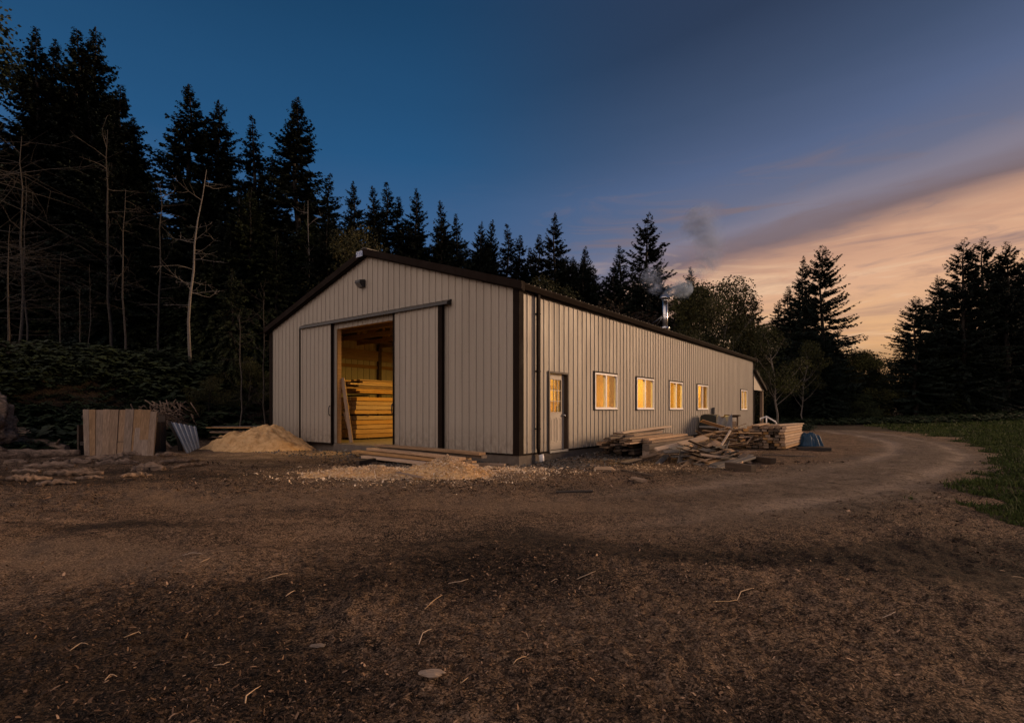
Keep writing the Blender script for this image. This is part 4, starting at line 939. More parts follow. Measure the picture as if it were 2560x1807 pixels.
# --- scrap heap of broken boards in front of it
HC = PD(1765, 1150, 13.0)
def heap_z(x, y, c, rx, ry, h): return h*max(0, 1-((x-c.x)/rx)**2-((y-c.y)/ry)**2)
def scrap(c, rx, ry, h, n, mats, label, group, lmin=.5, lmax=1.6, ang=(0, .6)):
    for i in range(n):
        a = R.uniform(0, 6.283); r = math.sqrt(R.random()); x, y = c.x+rx*.8*r*math.cos(a), c.y+ry*.8*r*math.sin(a)
        hz = heap_z(x, y, c, rx, ry, h); z = g1(x, y)+.03+hz*R.uniform(.15, 1)
        th = R.gauss(*ang); l = R.uniform(lmin, lmax)/2; tl = R.gauss(0, .16)
        dv = Vector((math.cos(th)*math.cos(tl), math.sin(th)*math.cos(tl), math.sin(tl)))*l
        m = Vector((x, y, z)); m.z = max(m.z, g1(x, y)+abs(dv.z)*.8+.03)
        board(m-dv, m+dv, R.uniform(.05, .15), R.uniform(.018, .035), R.choice(mats), label, group, R.gauss(0, .35))
scrap(HC, 1.12, .95, .38, 52, ['grey', 'aged', 'grey', 'aged', 'fresh', 'dark'], 'short broken board in the scrap heap in front of the low stack', 'broken boards in the near scrap heap', ang=(.75, .6))
HG = None
def BD(p, q, dp, dq, w, t, mat, label, roll=0., group=None, **k): return board(PD(*p, dp), PD(*q, dq), w, t, mat, label, group, roll, **k)
def slab(cs, t, mat, label, cat='board', name='board'):
    """a plank given by the four corners of its face: (column, row, distance)"""
    c = [PD(*q) for q in cs]; o = sum(c, Vector())/4; ex = ((c[1]-c[0])+(c[2]-c[3])).normalized(); n = ex.cross((c[3]-c[0])+(c[2]-c[1])).normalized()
    if n.z < 0: n = -n
    ey = n.cross(ex); Mx = Matrix(((ex.x, ey.x, n.x, o.x), (ex.y, ey.y, n.y, o.y), (ex.z, ey.z, n.z, o.z), (0, 0, 0, 1))); I = Mx.inverted(); l = [I@p for p in c]
    mb = MB(); mb.add([(p.x, p.y, 0) for p in l]+[(p.x, p.y, -t) for p in l], [(0, 1, 2, 3), (7, 6, 5, 4), (0, 4, 5, 1), (1, 5, 6, 2), (2, 6, 7, 3), (3, 7, 4, 0)])
    ob = mb.build(name, M[mat], bevel=.004); ob.matrix_world = Mx; return tag(ob, label, cat)
BD((1640, 1124), (1760, 1097), 13.3, 14.6, .15, .05, 'pale', 'long pale slab running up the left side of the scrap heap', .5)
BD((1700, 1110), (1765, 1093), 13.6, 14.6, .20, .035, 'pale', 'wide pale board at the crest of the scrap heap', .35)
BD((1603, 1144), (1680, 1126), 13.0, 13.4, .11, .04, 'aged', 'brown lath leaning from the timbers down to the heap\'s left edge', .3)
BD((1677, 1122), (1728, 1108), 13.2, 14.0, .14, .03, 'grey', 'grey plank lying below the pale crest board of the scrap heap', .3)
BD((1638, 1167), (1668, 1136), 11.7, 12.9, .12, .03, 'grey', 'grey board propped steeply at the near left of the scrap heap', .7)
BD((1697, 1161), (1706, 1123), 12.1, 12.7, .12, .03, 'grey', 'dark grey board standing nearly upright in the scrap heap', 1.0)
BD((1705, 1173), (1730, 1151), 11.4, 12.3, .13, .03, 'aged', 'brown split board poking out at the front of the scrap heap', .6)
BD((1722, 1162), (1749, 1136), 12.0, 12.9, .14, .03, 'aged', 'brown board with a broken end pointing out of the scrap heap', .7)
slab([(1740, 1125, 13.3), (1767, 1150, 12.3), (1785, 1146, 12.5), (1752, 1122, 13.5)], .03, 'aged', 'brown panel strip sloping down the right of the scrap heap')
slab([(1754, 1115.5, 13.9), (1787, 1146, 12.7), (1840, 1136, 13.0), (1810, 1113.5, 14.2)], .035, 'grey', 'broad grey barn panel sloping down the right side of the scrap heap', 'panel', 'barn_panel')
BD((1773, 1118), (1796, 1104), 13.8, 14.3, .2, .035, 'aged', 'short stub of plank sticking up behind the broad grey barn panel', .4)
BD((1803, 1114), (1826, 1076), 13.9, 14.5, .05, .04, 'pale', 'thin pale stick leaning upright between the two scrap heaps', 0., cat='stick', name='wood_stick')
slab([(1761, 1153, 12.1), (1773, 1157.5, 11.8), (1860, 1131.5, 13.2), (1844, 1129.5, 13.5)], .05, 'fresh', 'fresh tan slab on top of the plank pile right of the scrap heap')
slab([(1773, 1159, 11.8), (1794, 1164, 11.4), (1884, 1136, 12.9), (1861, 1133.5, 13.2)], .045, 'grey', 'pale grey plank in the middle of the plank pile right of the scrap heap')
slab([(1769, 1165, 11.6), (1791, 1171, 11.2), (1890, 1141, 12.5), (1866, 1138, 12.9)], .045, 'grey', 'bottom grey plank of the plank pile right of the scrap heap')
BD((1742, 1162), (1784, 1156), 11.9, 12.3, .2, .04, 'grey', 'short grey board tucked under the plank pile\'s left end', .2)
def flatb(px, py, qx, qy, w, t, mat, label, lift=.0, **k):
    a, b = G(px, py), G(qx, qy); a.z += t/2+lift; b.z += t/2+lift
    return board(a, b, w, t, mat, label, k.pop('group', None), k.pop('roll', 0), **k)
flatb(1818, 1172, 1884, 1180, .15, .14, 'dark', 'dark square bearer on the ground at the heap\'s near right', cat='timber', name='bearer')
flatb(1872, 1152, 1934, 1160, .15, .14, 'dark', 'dark square bearer on the ground at the heap\'s far right', cat='timber', name='bearer')
flatb(1522, 1152, 1572, 1162, .16, .03, 'dark', 'dark thin board flat on the dirt before the low stack', .0)
flatb(1560, 1161, 1596, 1152, .2, .03, 'aged', 'brown board flat on the dirt crossing a dark thin board', .03)
flatb(1484, 1136, 1515, 1132, .2, .05, 'aged', 'small weathered offcut on the dirt between door and low stack', .0)
# --- second scrap heap farther along
H2 = PD(1826, 1120, 17.2)
scrap(H2, 1.15, 1.0, .78, 44, ['aged', 'fresh', 'aged', 'pale', 'grey'], 'short slab offcut in the scrap heap below the junk machine', 'slab offcuts in the far scrap heap', .5, 1.5, (.55, .5))
BD((1745, 1092), (1785, 1083), 15.8, 16.6, .1, .03, 'fresh', 'long thin tan lath leading up to the far scrap heap', .3)
BD((1788, 1080), (1862, 1071), 16.6, 17.4, .12, .03, 'fresh', 'tan lath lying across the top of the far scrap heap', .2)
# --- square stack of lumber at the right
sv, su = loc_vu(*PZ(1963, 1128, -.22)[:2])
def pick2(c, u, n): return 'fresh' if u < .12 else R.choice(['aged', 'fresh', 'aged', 'dark'])
ztop = stack(sv, su, [(.15, .08, .018)]*8, 3.5, -.15, pick2, 'rough sawn board in the tall square lumber stack near the track', 'boards in the tall square stack', .10, w_tot=1.22, skew=.004)
board(BW(sv+.6, su+.4, ztop+.02), BW(sv+3.4, su+.1, ztop+.025), .26, .04, 'pale', 'wide pale plank on top of the tall square stack', None)
board(BW(sv-.1, su+.85, ztop+.02), BW(sv+2.4, su+1.05, ztop+.025), .24, .04, 'pale', 'pale plank lying loose on top of the square stack next to the wall', None)
board(BW(sv+.2, su+.6, ztop+.015), BW(sv+1.6, su+.75, ztop+.02), .18, .03, 'fresh', 'short tan plank lying loose in the middle of the square stack\'s top', None)
for k in (0.25, 1.8, 3.2):
    p, q = BW(sv+k, su-.05, -.2), BW(sv+k, su+1.25, -.2); board(p, q, .1, .1, 'dark', 'dark bearer under the tall square lumber stack', 'bearers under the tall square stack', cat='timber', name='bearer')
flatb(1993, 1124, 2076, 1127, .2, .10, 'dark', 'black flat beam on the dirt in front of the blue tarp', cat='timber', name='bearer')
flatb(1905, 1137, 2040, 1142, .04, .02, 'grey', 'long thin lath on the dirt in front of the square stack', cat='stick', name='lath')
# --- boards lying in front of the gable
fb = 'long boards on the ground before the sliding doors'
A_, B_ = PZ(946, 1124, -.02), PZ(1222, 1149, 0.); ax_ = (B_-A_).normalized(); nx_ = Vector((ax_.y, -ax_.x, 0)); nx_ = nx_ if nx_.y < 0 else -nx_; ln_ = (B_-A_).length
for lay, z_, items in ((0, -.115, ((0, .0, 'rear board of the bottom layer'), (.27, .25, 'second board of the bottom layer'), (.54, .1, 'third board of the bottom layer'), (.84, .75, 'front board of the bottom layer'))),
                       (1, -.035, ((.04, -.1, 'rear board of the middle layer'), (.34, .3, 'centre board of the middle layer'), (.66, -.05, 'front board of the middle layer'))), (2, .045, ((.10, .12, 'rear board of the top layer'), (.46, .42, 'front board of the top layer'))), (3, .125, ((.2, .2, 'single board on the very top'),))):
    for i, (off, sh, nm) in enumerate(items):
        p = A_+nx_*off+ax_*(sh+R.gauss(0, .08)); q_ = p+ax_*(ln_*R.uniform(.86, .98))+nx_*R.gauss(0, .07); p.z = q_.z = z_; q_.z += .01
        board(p, q_, R.uniform(.17, .21), .062, ('fresh', 'pale', 'aged', 'fresh')[(i+lay) % 4], nm+' in the flat pile of long boards before the doors', fb, 0., warp=.010)
BT((1150, 1165), (1196, 1170), -.06, -.06, .22, .05, 'fresh', 'short tan board end right of the shavings mound', 0., fb)
BT((1110, 1162), (1200, 1176), -.13, -.13, .2, .05, 'dark', 'dark board under the short tan board end by the mound', 0., fb)
BT((1170, 1160), (1262, 1162), -.13, -.13, .18, .05, 'aged', 'bottom brown board sticking out toward the building corner', 0., fb)
flatb(894, 1163, 976, 1149, .10, .10, 'dark', 'dark square bearer on the dirt left of the flat board pile', cat='timber', name='bearer')
flatb(992, 1189, 1056, 1202, .07, .03, 'aged', 'short split lath lying on the wood shavings', .05, cat='stick', name='lath')
flatb(1390, 1231, 1482, 1229, .10, .025, 'dark', 'dark flat lath on the dirt in the middle of the yard', cat='stick', name='lath')
flatb(1555, 1176, 1632, 1190, .09, .025, 'dark', 'long dark lath on the dirt running away from the scrap heap', cat='stick', name='lath')
flatb(1583, 1199, 1612, 1206, .10, .05, 'aged', 'stubby brown offcut lying on the dirt in front of the scrap heap')
# --- lumber inside the hall
stack(1.5, 8.24, [(.30, .148, .04)]*5, 5.0, .07, lambda c, u, n: 'pine', 'thick plank in the lower lumber bundle inside the doorway', 'planks in the lower bundle inside', .02, w_tot=1.25, skew=.0)
stack(1.5, 8.24, [(.30, .142, .04)]*4, 5.0, .93, lambda c, u, n: 'pine', 'thick plank in the middle lumber bundle inside the doorway', 'planks in the middle bundle inside', .05, w_tot=1.25, skew=.0)
stack(1.6, 8.25, [(.22, .055, .05)]*7, 5.0, 1.68, lambda c, u, n: R.choice(['pine', 'beam', 'pine']), 'rough board loosely piled on top of the lumber bundles inside', 'loose boards on the bundles inside', .25, w_tot=1.2, skew=.004)
for zz, g_ in ((.045, 0), (.89, 1), (1.60, 2)):
    for k in (.5, 4.2): board(BW(1.5+k, 8.2, zz), BW(1.5+k, 9.45, zz), .08, .06, 'dark', 'short bearer under the lumber bundles inside the doorway', 'bearers between the bundles inside', cat='timber', name='bearer')
board(BW(.35, UOL-.28, .03), BW(.2, UOL-.02, 2.1), .05, .12, 'fresh', 'board leaning against the left jamb just inside the doorway', None)
board(BW(.5, UOL-.12, .03), BW(.3, UOL+.02, 1.0), .05, .09, 'beam', 'short board leaning low against the left jamb inside the doorway', None)
# --- boards piled behind the metal sheet at the left
for i in range(20):
    k = i//4; x0 = R.uniform(-9.6, -9.2)-k*.05; yy = 16.9+R.uniform(-.4, .4); zz = -.1+k*.15+R.uniform(0, .03)
    board((x0, yy, zz), (x0+R.uniform(1.1, 1.75), yy+R.uniform(-.25, .25), zz+R.uniform(-.02, .03)), R.uniform(.12, .22), .03, R.choice(['aged', 'grey', 'fresh', 'dark']), 'thin board in the low pile behind the sawdust heap', 'boards piled behind the sawdust heap', R.gauss(0, .1))

# ---------------------------------------------------------------- heaps
def mound(name, label, cat, c, rx, ry, h, mat, seed, rough=.12, n=(46, 96), peak=1.0, chips=0, chipmat=None, csz=.0085):
    rr = np.linspace(0, 1.18, n[0]); tt = np.linspace(0, 2*np.pi, n[1], endpoint=False)
    Rr, Tt = np.meshgrid(rr, tt, indexing='ij'); wob = 1+.16*fbm(np.cos(Tt)*1.6+seed, np.sin(Tt)*1.6, seed, 3)*2
    X = c.x+Rr*rx*np.cos(Tt)*wob; Y = c.y+Rr*ry*np.sin(Tt)*wob
    prof = np.clip(1-Rr**peak, 0, 1); prof = prof*.85+.15*sst(1.1, .2, Rr)
    Z = gz(X, Y)*(sst(.25, 1., Rr))+(1-sst(.25, 1., Rr))*g1(c.x, c.y)+h*prof*(1+rough*2*fbm(X*1.4, Y*1.4, seed+3, 4))+.35*rough*fbm(X*7, Y*7, seed+5, 3)*sst(1.05, .8, Rr)-.06*sst(.95, 1.18, Rr)
    N = n[1]; idx = np.arange(n[0]*N).reshape(n[0], N); a, b = idx[:-1], idx[1:]
    Q = np.stack([a, b, np.roll(b, -1, 1), np.roll(a, -1, 1)], -1).reshape(-1, 4); V = np.stack([X, Y, Z], -1).reshape(-1, 3)
    mi = np.zeros(len(Q), int); tone = np.zeros(len(V))
    if chips:
        s = NR.integers(0, len(Q), chips); w4 = NR.dirichlet([1, 1, 1, 1], chips)
        P = (V[Q[s]]*w4[:, :, None]).sum(1)+np.array([0, 0, .006])
        sz = csz*np.exp(NR.normal(0, .4, chips)); V2, Q2 = flakes(P, sz*NR.uniform(.8, 2, chips), sz*NR.uniform(.25, .7, chips), .6, .5)
        Q = np.concatenate([Q, Q2+len(V)]); V = np.concatenate([V, V2]); mi = np.concatenate([mi, np.ones(len(Q2), int)]); tone = np.concatenate([tone, np.repeat(NR.beta(2, 1.6, chips), 6)])
    V = V-np.array(c); me = np_mesh(name, V, Q, [M[mat]]+([M[chipmat]] if chipmat else []), True, {'tone': tone}, mi)
    o = link(bpy.data.objects.new(name, me)); o.location = c; return tag(o, label, cat)
def sawdust():
    m = NT('sawdust'); c = m.coord(); a = m.noise(7., 5, .65, c, .3); b = m.noise(70., 3, .7, c); d = m.noise(2.2, 3, .5, c)
    col = m.mix(m.mr(a, .36, .66), (.74, .48, .23, 1), (.52, .30, .12, 1)); col = m.mix(m.mr(b, .55, .72, 0, .7), col, (.82, .62, .37, 1)); col = m.mix(m.mr(b, .45, .3, 0, .6), col, (.24, .13, .05, 1))
    col = m.mix(m.mr(d, .55, .7, 0, .5), col, (.27, .14, .05, 1)); m.bump(m.math('ADD', a, m.math('MULTIPLY', b, .5)), .8, .03); return m.done(col, .95, 0, .1)
M['sawdust'] = sawdust()
sc_ = PZ(625, 1128, -.18); sc_.y += .75; sc_.z = g1(sc_.x, sc_.y)
mound('sawdust_heap', 'large golden sawdust heap beside the left corner of the building', 'sawdust heap', sc_, 1.75, 1.15, .76, 'sawdust', 5, .24, peak=1.35)
mc = PZ(1118, 1192, -.2); mc.z = g1(mc.x, mc.y)
mound('shavings_mound', 'small pointed mound of pale wood shavings in front of the flat board pile', 'shavings mound', mc, .95, .66, .38, 'sawdust', 9, .14, peak=.66, chips=6500, chipmat='shave')
m2 = PZ(930, 1192, -.24); m2.z = g1(m2.x, m2.y)
mound('shavings_patch', 'low spread of pale wood shavings left of the pointed mound', 'shavings patch', m2, 1.35, .55, .13, 'sawdust', 13, .12, peak=1.0, chips=7500, chipmat='shave')

# ---------------------------------------------------------------- plank bin at the left
def plank_bin():
    a, b = G(196, 1140), G(388, 1131); b.y = a.y+.1; a.z = b.z = g1(a.x, a.y)-.03
    d = (b-a); l = d.length; ang = math.atan2(d.y, d.x)
    t = thing('plank_bin', 'weathered open bin of upright planks at the edge of the fern bank', 'plank bin', a, ang)
    h = 1.27; xs = [0, .16, .33, .52, .71, .93, 1.10, 1.32, 1.52, 1.75, 1.92, l]; lean = .16
    for i, (x0, x1) in enumerate(zip(xs[:-1], xs[1:])):
        m = MB(); x0 += .004; x1 -= .003; hh = h-.006*(i % 3)-(.22 if i > 9 else .06 if i > 8 else 0)
        y0 = R.uniform(-.012, .012); sb0, sb1 = .15*max(0, 1-x0/l)**1.3, .15*max(0, 1-x1/l)**1.3
        m.add([(x0+sb0, y0, 0), (x1+sb1, y0, 0), (x1, y0+lean, hh), (x0, y0+lean, hh+R.uniform(-.012, .012)), (x0+sb0, y0+.035, 0), (x1+sb1, y0+.035, 0), (x1, y0+lean+.035, hh), (x0, y0+lean+.035, hh)],
              [(0, 1, 2, 3), (7, 6, 5, 4), (0, 4, 5, 1), (1, 5, 6, 2), (2, 6, 7, 3), (3, 7, 4, 0)]); m.build('front_plank', M['binwood'], t)
    for i in range(5):
        m = MB(); y = .12+i*.28; m.box((-.12+.01*i, y, 0), (-.08+.01*i, y+.25, .85+.08*math.sin(i*3.))); m.build('side_plank', M['dark'], t)
        m = MB(); m.box((l-.05, y+.05, 0), (l-.01, y+.30, .9)); m.build('side_plank', M['dark'], t)
    m = MB(); m.box((-.1, 1.5, 0), (l, 1.54, 1.1)); m.build('back_panel', M['dark'], t)
    m = MB(); m.box((-.06, .2, 1.02), (l, .26, 1.12)).box((0, .06, .3), (l, .12, .4)); m.build('rail', M['dark'], t)
plank_bin()
# leaning ribbed metal sheet
def metal_sheet():
    d = 15.3
    tl, tr, br_, bl = PD(427, 1054, d+.5), PD(490, 1066, d+.9), PD(500, 1118, d+.5), PD(466, 1134, d-.2)
    mb = MB(); n = 30
    for i in range(n+1):
        t = i/n; a = tl.lerp(tr, t); b = bl.lerp(br_, t); nn = (tr-tl).cross(bl-tl).normalized()*(.028 if (i % 6) in (2, 3) else 0)
        for s_ in (0, .006): mb.v += [tuple(a+nn-(tr-tl).cross(bl-tl).normalized()*s_), tuple(b+nn-(tr-tl).cross(bl-tl).normalized()*s_)]
    for i in range(n):
        k = i*4; mb.f += [(k, k+4, k+5, k+1), (k+2, k+3, k+7, k+6), (k, k+2, k+6, k+4), (k+1, k+5, k+7, k+3)]; mb.m += [0]*4; mb.sm += [False]*4
    o = mb.build('metal_sheet', M['dullsteel']); tag(o, 'grey ribbed metal sheet leaning between the plank bin and the sawdust heap', 'metal sheet')
    prop = MB().tube([PD(424, 1056, d+.75), PD(446, 1095, d+.7), PD(452, 1128, d+.4)], [.05, .06, .06], 8).build('prop_log', M['dark']); tag(prop, 'dark log propping up the leaning metal sheet', 'log')
metal_sheet()
def root_log(name, label, pts, rs, mat, cat='log', seed=1, group=None, stubs=0):
    mb = MB(); P = []; rr = []
    for i in range(len(pts)-1):
        for k in range(7):
            t = k/7; P.append(Vector(pts[i]).lerp(Vector(pts[i+1]), t)+Vector((0, R.gauss(0, .012), R.gauss(0, .012)))); rr.append((rs[i]*(1-t)+rs[i+1]*t)*R.uniform(.88, 1.1))
    P.append(Vector(pts[-1])); rr.append(rs[-1]); mb.tube(P, rr, 14)
    for _ in range(stubs):
        i = R.randrange(2, len(P)-2); d = Vector((R.uniform(-1, 1), R.uniform(-1, 1), R.uniform(.2, 1))).normalized(); mb.tube([P[i], P[i]+d*rr[i]*1.6, P[i]+d*rr[i]*2.6], [rr[i]*.4, rr[i]*.25, rr[i]*.12], 7)
    o = mb.build(name, M[mat]); return tag(o, label, cat, group)
def bark():
    m = NT('peeled_grey_bark'); c = m.coord((1, 5, 5)); n = m.noise(3., 6, .7, c, .8); f = m.noise(14., 4, .7, c)
    col = m.mix(m.mr(n, .35, .65), (.06, .043, .032, 1), (.36, .25, .175, 1)); m.bump(m.math('ADD', n, m.math('MULTIPLY', f, .4)), .9, .05); return m.done(col, .85, 0, .2)
M['bark'] = bark()
def GL(px, py, r): p = G(px, py); return p+Vector((0, 0, r))
root_log('fallen_log', 'bleached fallen log lying uppermost at the left edge of the yard', [GL(-60, 1112, .30), GL(60, 1112, .28), GL(120, 1118, .14)], [.17, .16, .07], 'bark', seed=3, stubs=2)
root_log('fallen_log', 'thick pale log under the bleached log at the left edge', [GL(-80, 1122, .18), GL(70, 1122, .2), GL(168, 1128, .10)], [.24, .22, .10], 'bark', stubs=3)
root_log('fallen_log', 'dark low log nearest the camera at the left edge', [GL(-60, 1148, .1), GL(90, 1146, .1), GL(200, 1140, .08)], [.16, .14, .08], 'bark', stubs=1)
# uprooted stump: lumpy body with stub roots
def stump():
    bm = bmesh.new(); bmesh.ops.create_icosphere(bm, subdivisions=5, radius=1.)
    c = G(-42, 1128)
    for v in bm.verts:
        p = v.co.copy(); n = float(fbm(np.array([p.x*1.7+p.z*.9]), np.array([p.y*1.7-p.z*1.3]), 203, 4)[0]); n2 = float(fbm(np.array([p.x*5+p.z*4]), np.array([p.y*5+p.z*3.]), 207, 3)[0])
        v.co = Vector((p.x*.62, p.y*.55, p.z*.92))*(1+.7*n+.4*n2)
    for f in bm.faces: f.smooth = True
    me = bpy.data.meshes.new('stump'); bm.to_mesh(me); bm.free(); me.materials.append(M['bark'])
    o = link(bpy.data.objects.new('uprooted_stump', me)); o.location = c+Vector((0, 0, .75)); tag(o, 'pale uprooted stump standing at the left edge in front of the ferns', 'stump')
    rt = MB()
    for k in range(9):
        a = R.uniform(-1.2, 1.4); p = Vector((.4*math.cos(a), -.2, R.uniform(-.6, .5))); d = Vector((math.cos(a), R.uniform(-.5, .3), R.uniform(-.5, .5))).normalized()
        rt.tube([p, p+d*.2, p+d*.32+Vector((0, 0, R.uniform(-.15, .1)))], [.09, .05, .015], 7)
    rt.build('root', M['bark'], o)
stump()
for i, (x0, y0, x1, y1, w) in enumerate([(60, 1172, 190, 1170, .2), (110, 1188, 260, 1184, .16), (215, 1150, 330, 1146, .2), (240, 1163, 352, 1160, .22), (330, 1178, 410, 1176, .3), (280, 1142, 372, 1138, .18), (20, 1200, 130, 1199, .18), (390, 1142, 470, 1139, .2), (150, 1160, 230, 1157, .2), (400, 1160, 480, 1155, .14), (300, 1195, 380, 1190, .12), (10, 1163, 70, 1160, .2), (430, 1172, 520, 1163, .1), (90, 1215, 190, 1210, .12), (170, 1182, 250, 1178, .1), (350, 1168, 420, 1164, .14), (250, 1153, 300, 1150, .16), (30, 1184, 100, 1182, .14), (440, 1156, 500, 1152, .1), (190, 1200, 260, 1197, .1), (120, 1158, 170, 1154, .18)]):
    a, b = G(x0, y0), G(x1, y1); root_log('bark_slab', 'weathered slab of bark lying flat among the debris at the left', [a+Vector((0, 0, .03)), (a+b)/2+Vector((0, R.uniform(-.1, .1), .05)), b+Vector((0, 0, .02))], [w*.25, w*.4, w*.2], 'bark', 'bark slab', group='bark slabs on the dirt at the left')
root_log('crooked_branch', 'crooked bare branch lying at the foot of the leaning metal sheet', [G(385, 1118)+Vector((0, 0, .1)), G(408, 1112)+Vector((0, 0, .16)), G(430, 1126)+Vector((0, 0, .05))], [.05, .06, .02], 'bark', 'branch')
# brush heap of sticks behind the bin
def brush():
    mb = MB(); c = PD(408, 1052, 16.8)
    for i in range(120):
        p = c+Vector((R.gauss(0, .30), R.gauss(0, .35), R.uniform(-.25, .55))); d = Vector((R.gauss(.4, .6), R.gauss(0, .6), R.gauss(-.35, .4))).normalized(); l = R.uniform(.15, .6)
        mb.tube([p-d*l*.5, p+Vector((0, 0, R.gauss(0, .04))), p+d*l*.5], [.02, .017, .006], 5)
    o = mb.build('brush_heap', M['bark'], fix=False); tag(o, 'tangled heap of grey sticks behind the right end of the plank bin', 'brush heap')
brush()
# --- junk machine by the wall
def machine():
    pv = on_side(1797, -.85); base = BW(pv, -.85, 0); base.z = g1(base.x, base.y)
    t = thing('junk_machine', 'rusty old machine with a dark hood and torn grey cover against the side wall', 'scrap machine', base, -YAW)
    b = MB(); b.box((-.75, -.3, .0), (.7, .35, .42)).box((-.72, -.32, .42), (-.05, .34, .50)); b.build('chassis', M['dark'], t)
    h = MB(); h.prism([(-.72, .46), (-.66, .95), (-.50, 1.02), (-.12, .98), (.12, .82), (.18, .46)], 1, -.36, .34); h.build('hood', M['machine'], t, bevel=.03)
    e = MB(); e.box((.18, -.30, .42), (.62, .28, .72)).box((.25, -.22, .72), (.5, .16, .86)); e.tube([(.1, -.05, .85), (.45, -.05, .93), (.8, -.1, .92)], .05, 8).tube([(.3, .1, .8), (.3, .1, 1.0)], [.14, .11], 10); e.build('engine_block', M['rust'], t, bevel=.012)
    bk = MB(); bk.bar((.78, -.2, .25), (.80, -.2, .98), .05, .05).box((.62, -.26, .93), (.90, -.1, .99)).box((.8, -.3, .0), (1.25, .3, .38)); bk.build('bracket', M['rust'], t)
    # torn cover: a draped sheet
    n = 26; mb = MB(); vs = []
    for i in range(n):
        for k in range(n):
            s_, q = i/(n-1), k/(n-1); x = .02+s_*.62; drop = q*.62; y = -.38-.06*q-.05*math.sin(s_*9+q*3); z = .93-drop-.10*math.sin(s_*5)*s_+.04*math.sin(s_*13+q*7)
            if q > .85: z += .1*math.sin(s_*17)
            vs.append((x, y, z))
    mb.add(vs, [(i*n+k, (i+1)*n+k, (i+1)*n+k+1, i*n+k+1) for i in range(n-1) for k in range(n-1)], 0, True)
    o = mb.build('torn_cover', M['greytarp'], t); so = o.modifiers.new('thick', 'SOLIDIFY'); so.thickness = .006
    p = MB(); p.box((-.70, -.375, .44), (.1, -.362, .52)); p.build('trim_strip', M['dullsteel'], t)
M['machine'] = flat('dark_green_enamel', (.022, .025, .021), .5, .1, .5, .6, 4.)
M['rust'] = flat('rust', (.085, .05, .032), .8, .2, .3, .6, 6.)
M['greytarp'] = flat('grey_tarp', (.22, .22, .23), .5, 0, .5, .4, 5.)
machine()
# --- blue tarp over something low, right of the square stack
def tarp():
    c = PZ(2044, 1117, -.22); c.y += .6; c.z = g1(c.x, c.y)
    n, mth = 40, 90; rr = np.linspace(0, 1, n); tt = np.linspace(0, 2*np.pi, mth, endpoint=False); Rr, Tt = np.meshgrid(rr, tt, indexing='ij')
    wob = 1+.4*fbm(np.cos(Tt)*2+7, np.sin(Tt)*2, 301, 3); X = Rr*.52*np.cos(Tt)*wob; Y = Rr*.55*np.sin(Tt)*wob
    fold = np.abs(fbm(X*4.5+.6*Y, Y*4.5, 303, 3)); edge = sst(1., .72, Rr)
    Z = edge*(.44*np.exp(-((X+.20)/.26)**2-(Y/.40)**2)**.8+.24*np.exp(-((X-.22)/.24)**2-((Y+.05)/.35)**2)+.30*fold+.05*fbm(X*11, Y*11, 305, 2))+.02+.10*np.abs(np.sin(Tt*8+5*fbm(X*3, Y*3, 309, 2)))*sst(.45, .8, Rr)*sst(1.02, .85, Rr)
    idx = np.arange(n*mth).reshape(n, mth); a, b = idx[:-1], idx[1:]; Q = np.stack([a, b, np.roll(b, -1, 1), np.roll(a, -1, 1)], -1).reshape(-1, 4)
    me = np_mesh('blue_tarp', np.stack([X, Y, Z], -1).reshape(-1, 3), Q, M['bluetarp'], True); o = link(bpy.data.objects.new('blue_tarp', me)); o.location = c
    tag(o, 'crumpled blue tarp draped over a low lump beside the square stack', 'tarp')
M['bluetarp'] = flat('blue_tarpaulin', (.014, .052, .098), .6, 0, .3, .8, 3.)
tarp()
# --- white bent frame behind the square stack
wf = MB(); d = 22.5
wf.tube([PD(1902, 1052, d), PD(1901, 1046, d), PD(1916, 1041, d), PD(1938, 1054, d+.2), PD(1944, 1066, d+.2)], .035, 8).tube([PD(1916, 1041, d), PD(1916, 1068, d)], .028, 8)
tag(wf.build('white_frame', M['white']), 'white bent pipe frame standing behind the square lumber stack', 'frame')
# --- yellow split wood chunk and small things in the yard
ch = MB(); a = G(1483, 1176); 
ch.add([a+Vector(p) for p in ((0, 0, 0), (.46, -.05, 0), (.5, .12, .0), (.05, .16, 0), (.03, .02, .07), (.36, 0, .085), (.40, .10, .06), (.08, .12, .06))], [(3, 2, 1, 0), (4, 5, 6, 7), (0, 1, 5, 4), (1, 2, 6, 5), (2, 3, 7, 6), (3, 0, 4, 7)])
tag(ch.build('wood_chunk', M['pale'], bevel=.015), 'bright yellow split wood chunk on the dirt in front of the side wall', 'wood chunk')
TW = [(312, 855, 395, 828, 0), (555, 797, 630, 782, 0), (895, 462, 943, 443, 1), (1170, 537, 1290, 510, 1), (1878, 828, 1935, 755, 0), (1905, 665, 1985, 605, 0), (1100, 1085, 1170, 1010, 0), (960, 915, 1030, 900, 0), (1283, 612, 1325, 590, 0), (2065, 1000, 2100, 975, 0), (470, 985, 525, 965, 0), (820, 428, 910, 424, 0), (2010, 552, 2100, 535, 1)]
k = 1280/2296; tl = [(x0*k, 1150+y0*k, x1*k, 1150+y1*k) for x0, y0, x1, y1, _ in TW]
k2 = 1280/2296; tl += [(1280+x0*k2, 1100+y0*k2, 1280+x1*k2, 1100+y1*k2) for x0, y0, x1, y1 in ((290, 622, 375, 592), (1010, 722, 1085, 668), (1660, 800, 1720, 775), (5, 1005, 65, 965), (175, 638, 205, 628), (2240, 610, 2296, 618), (900, 724, 1010, 722))]
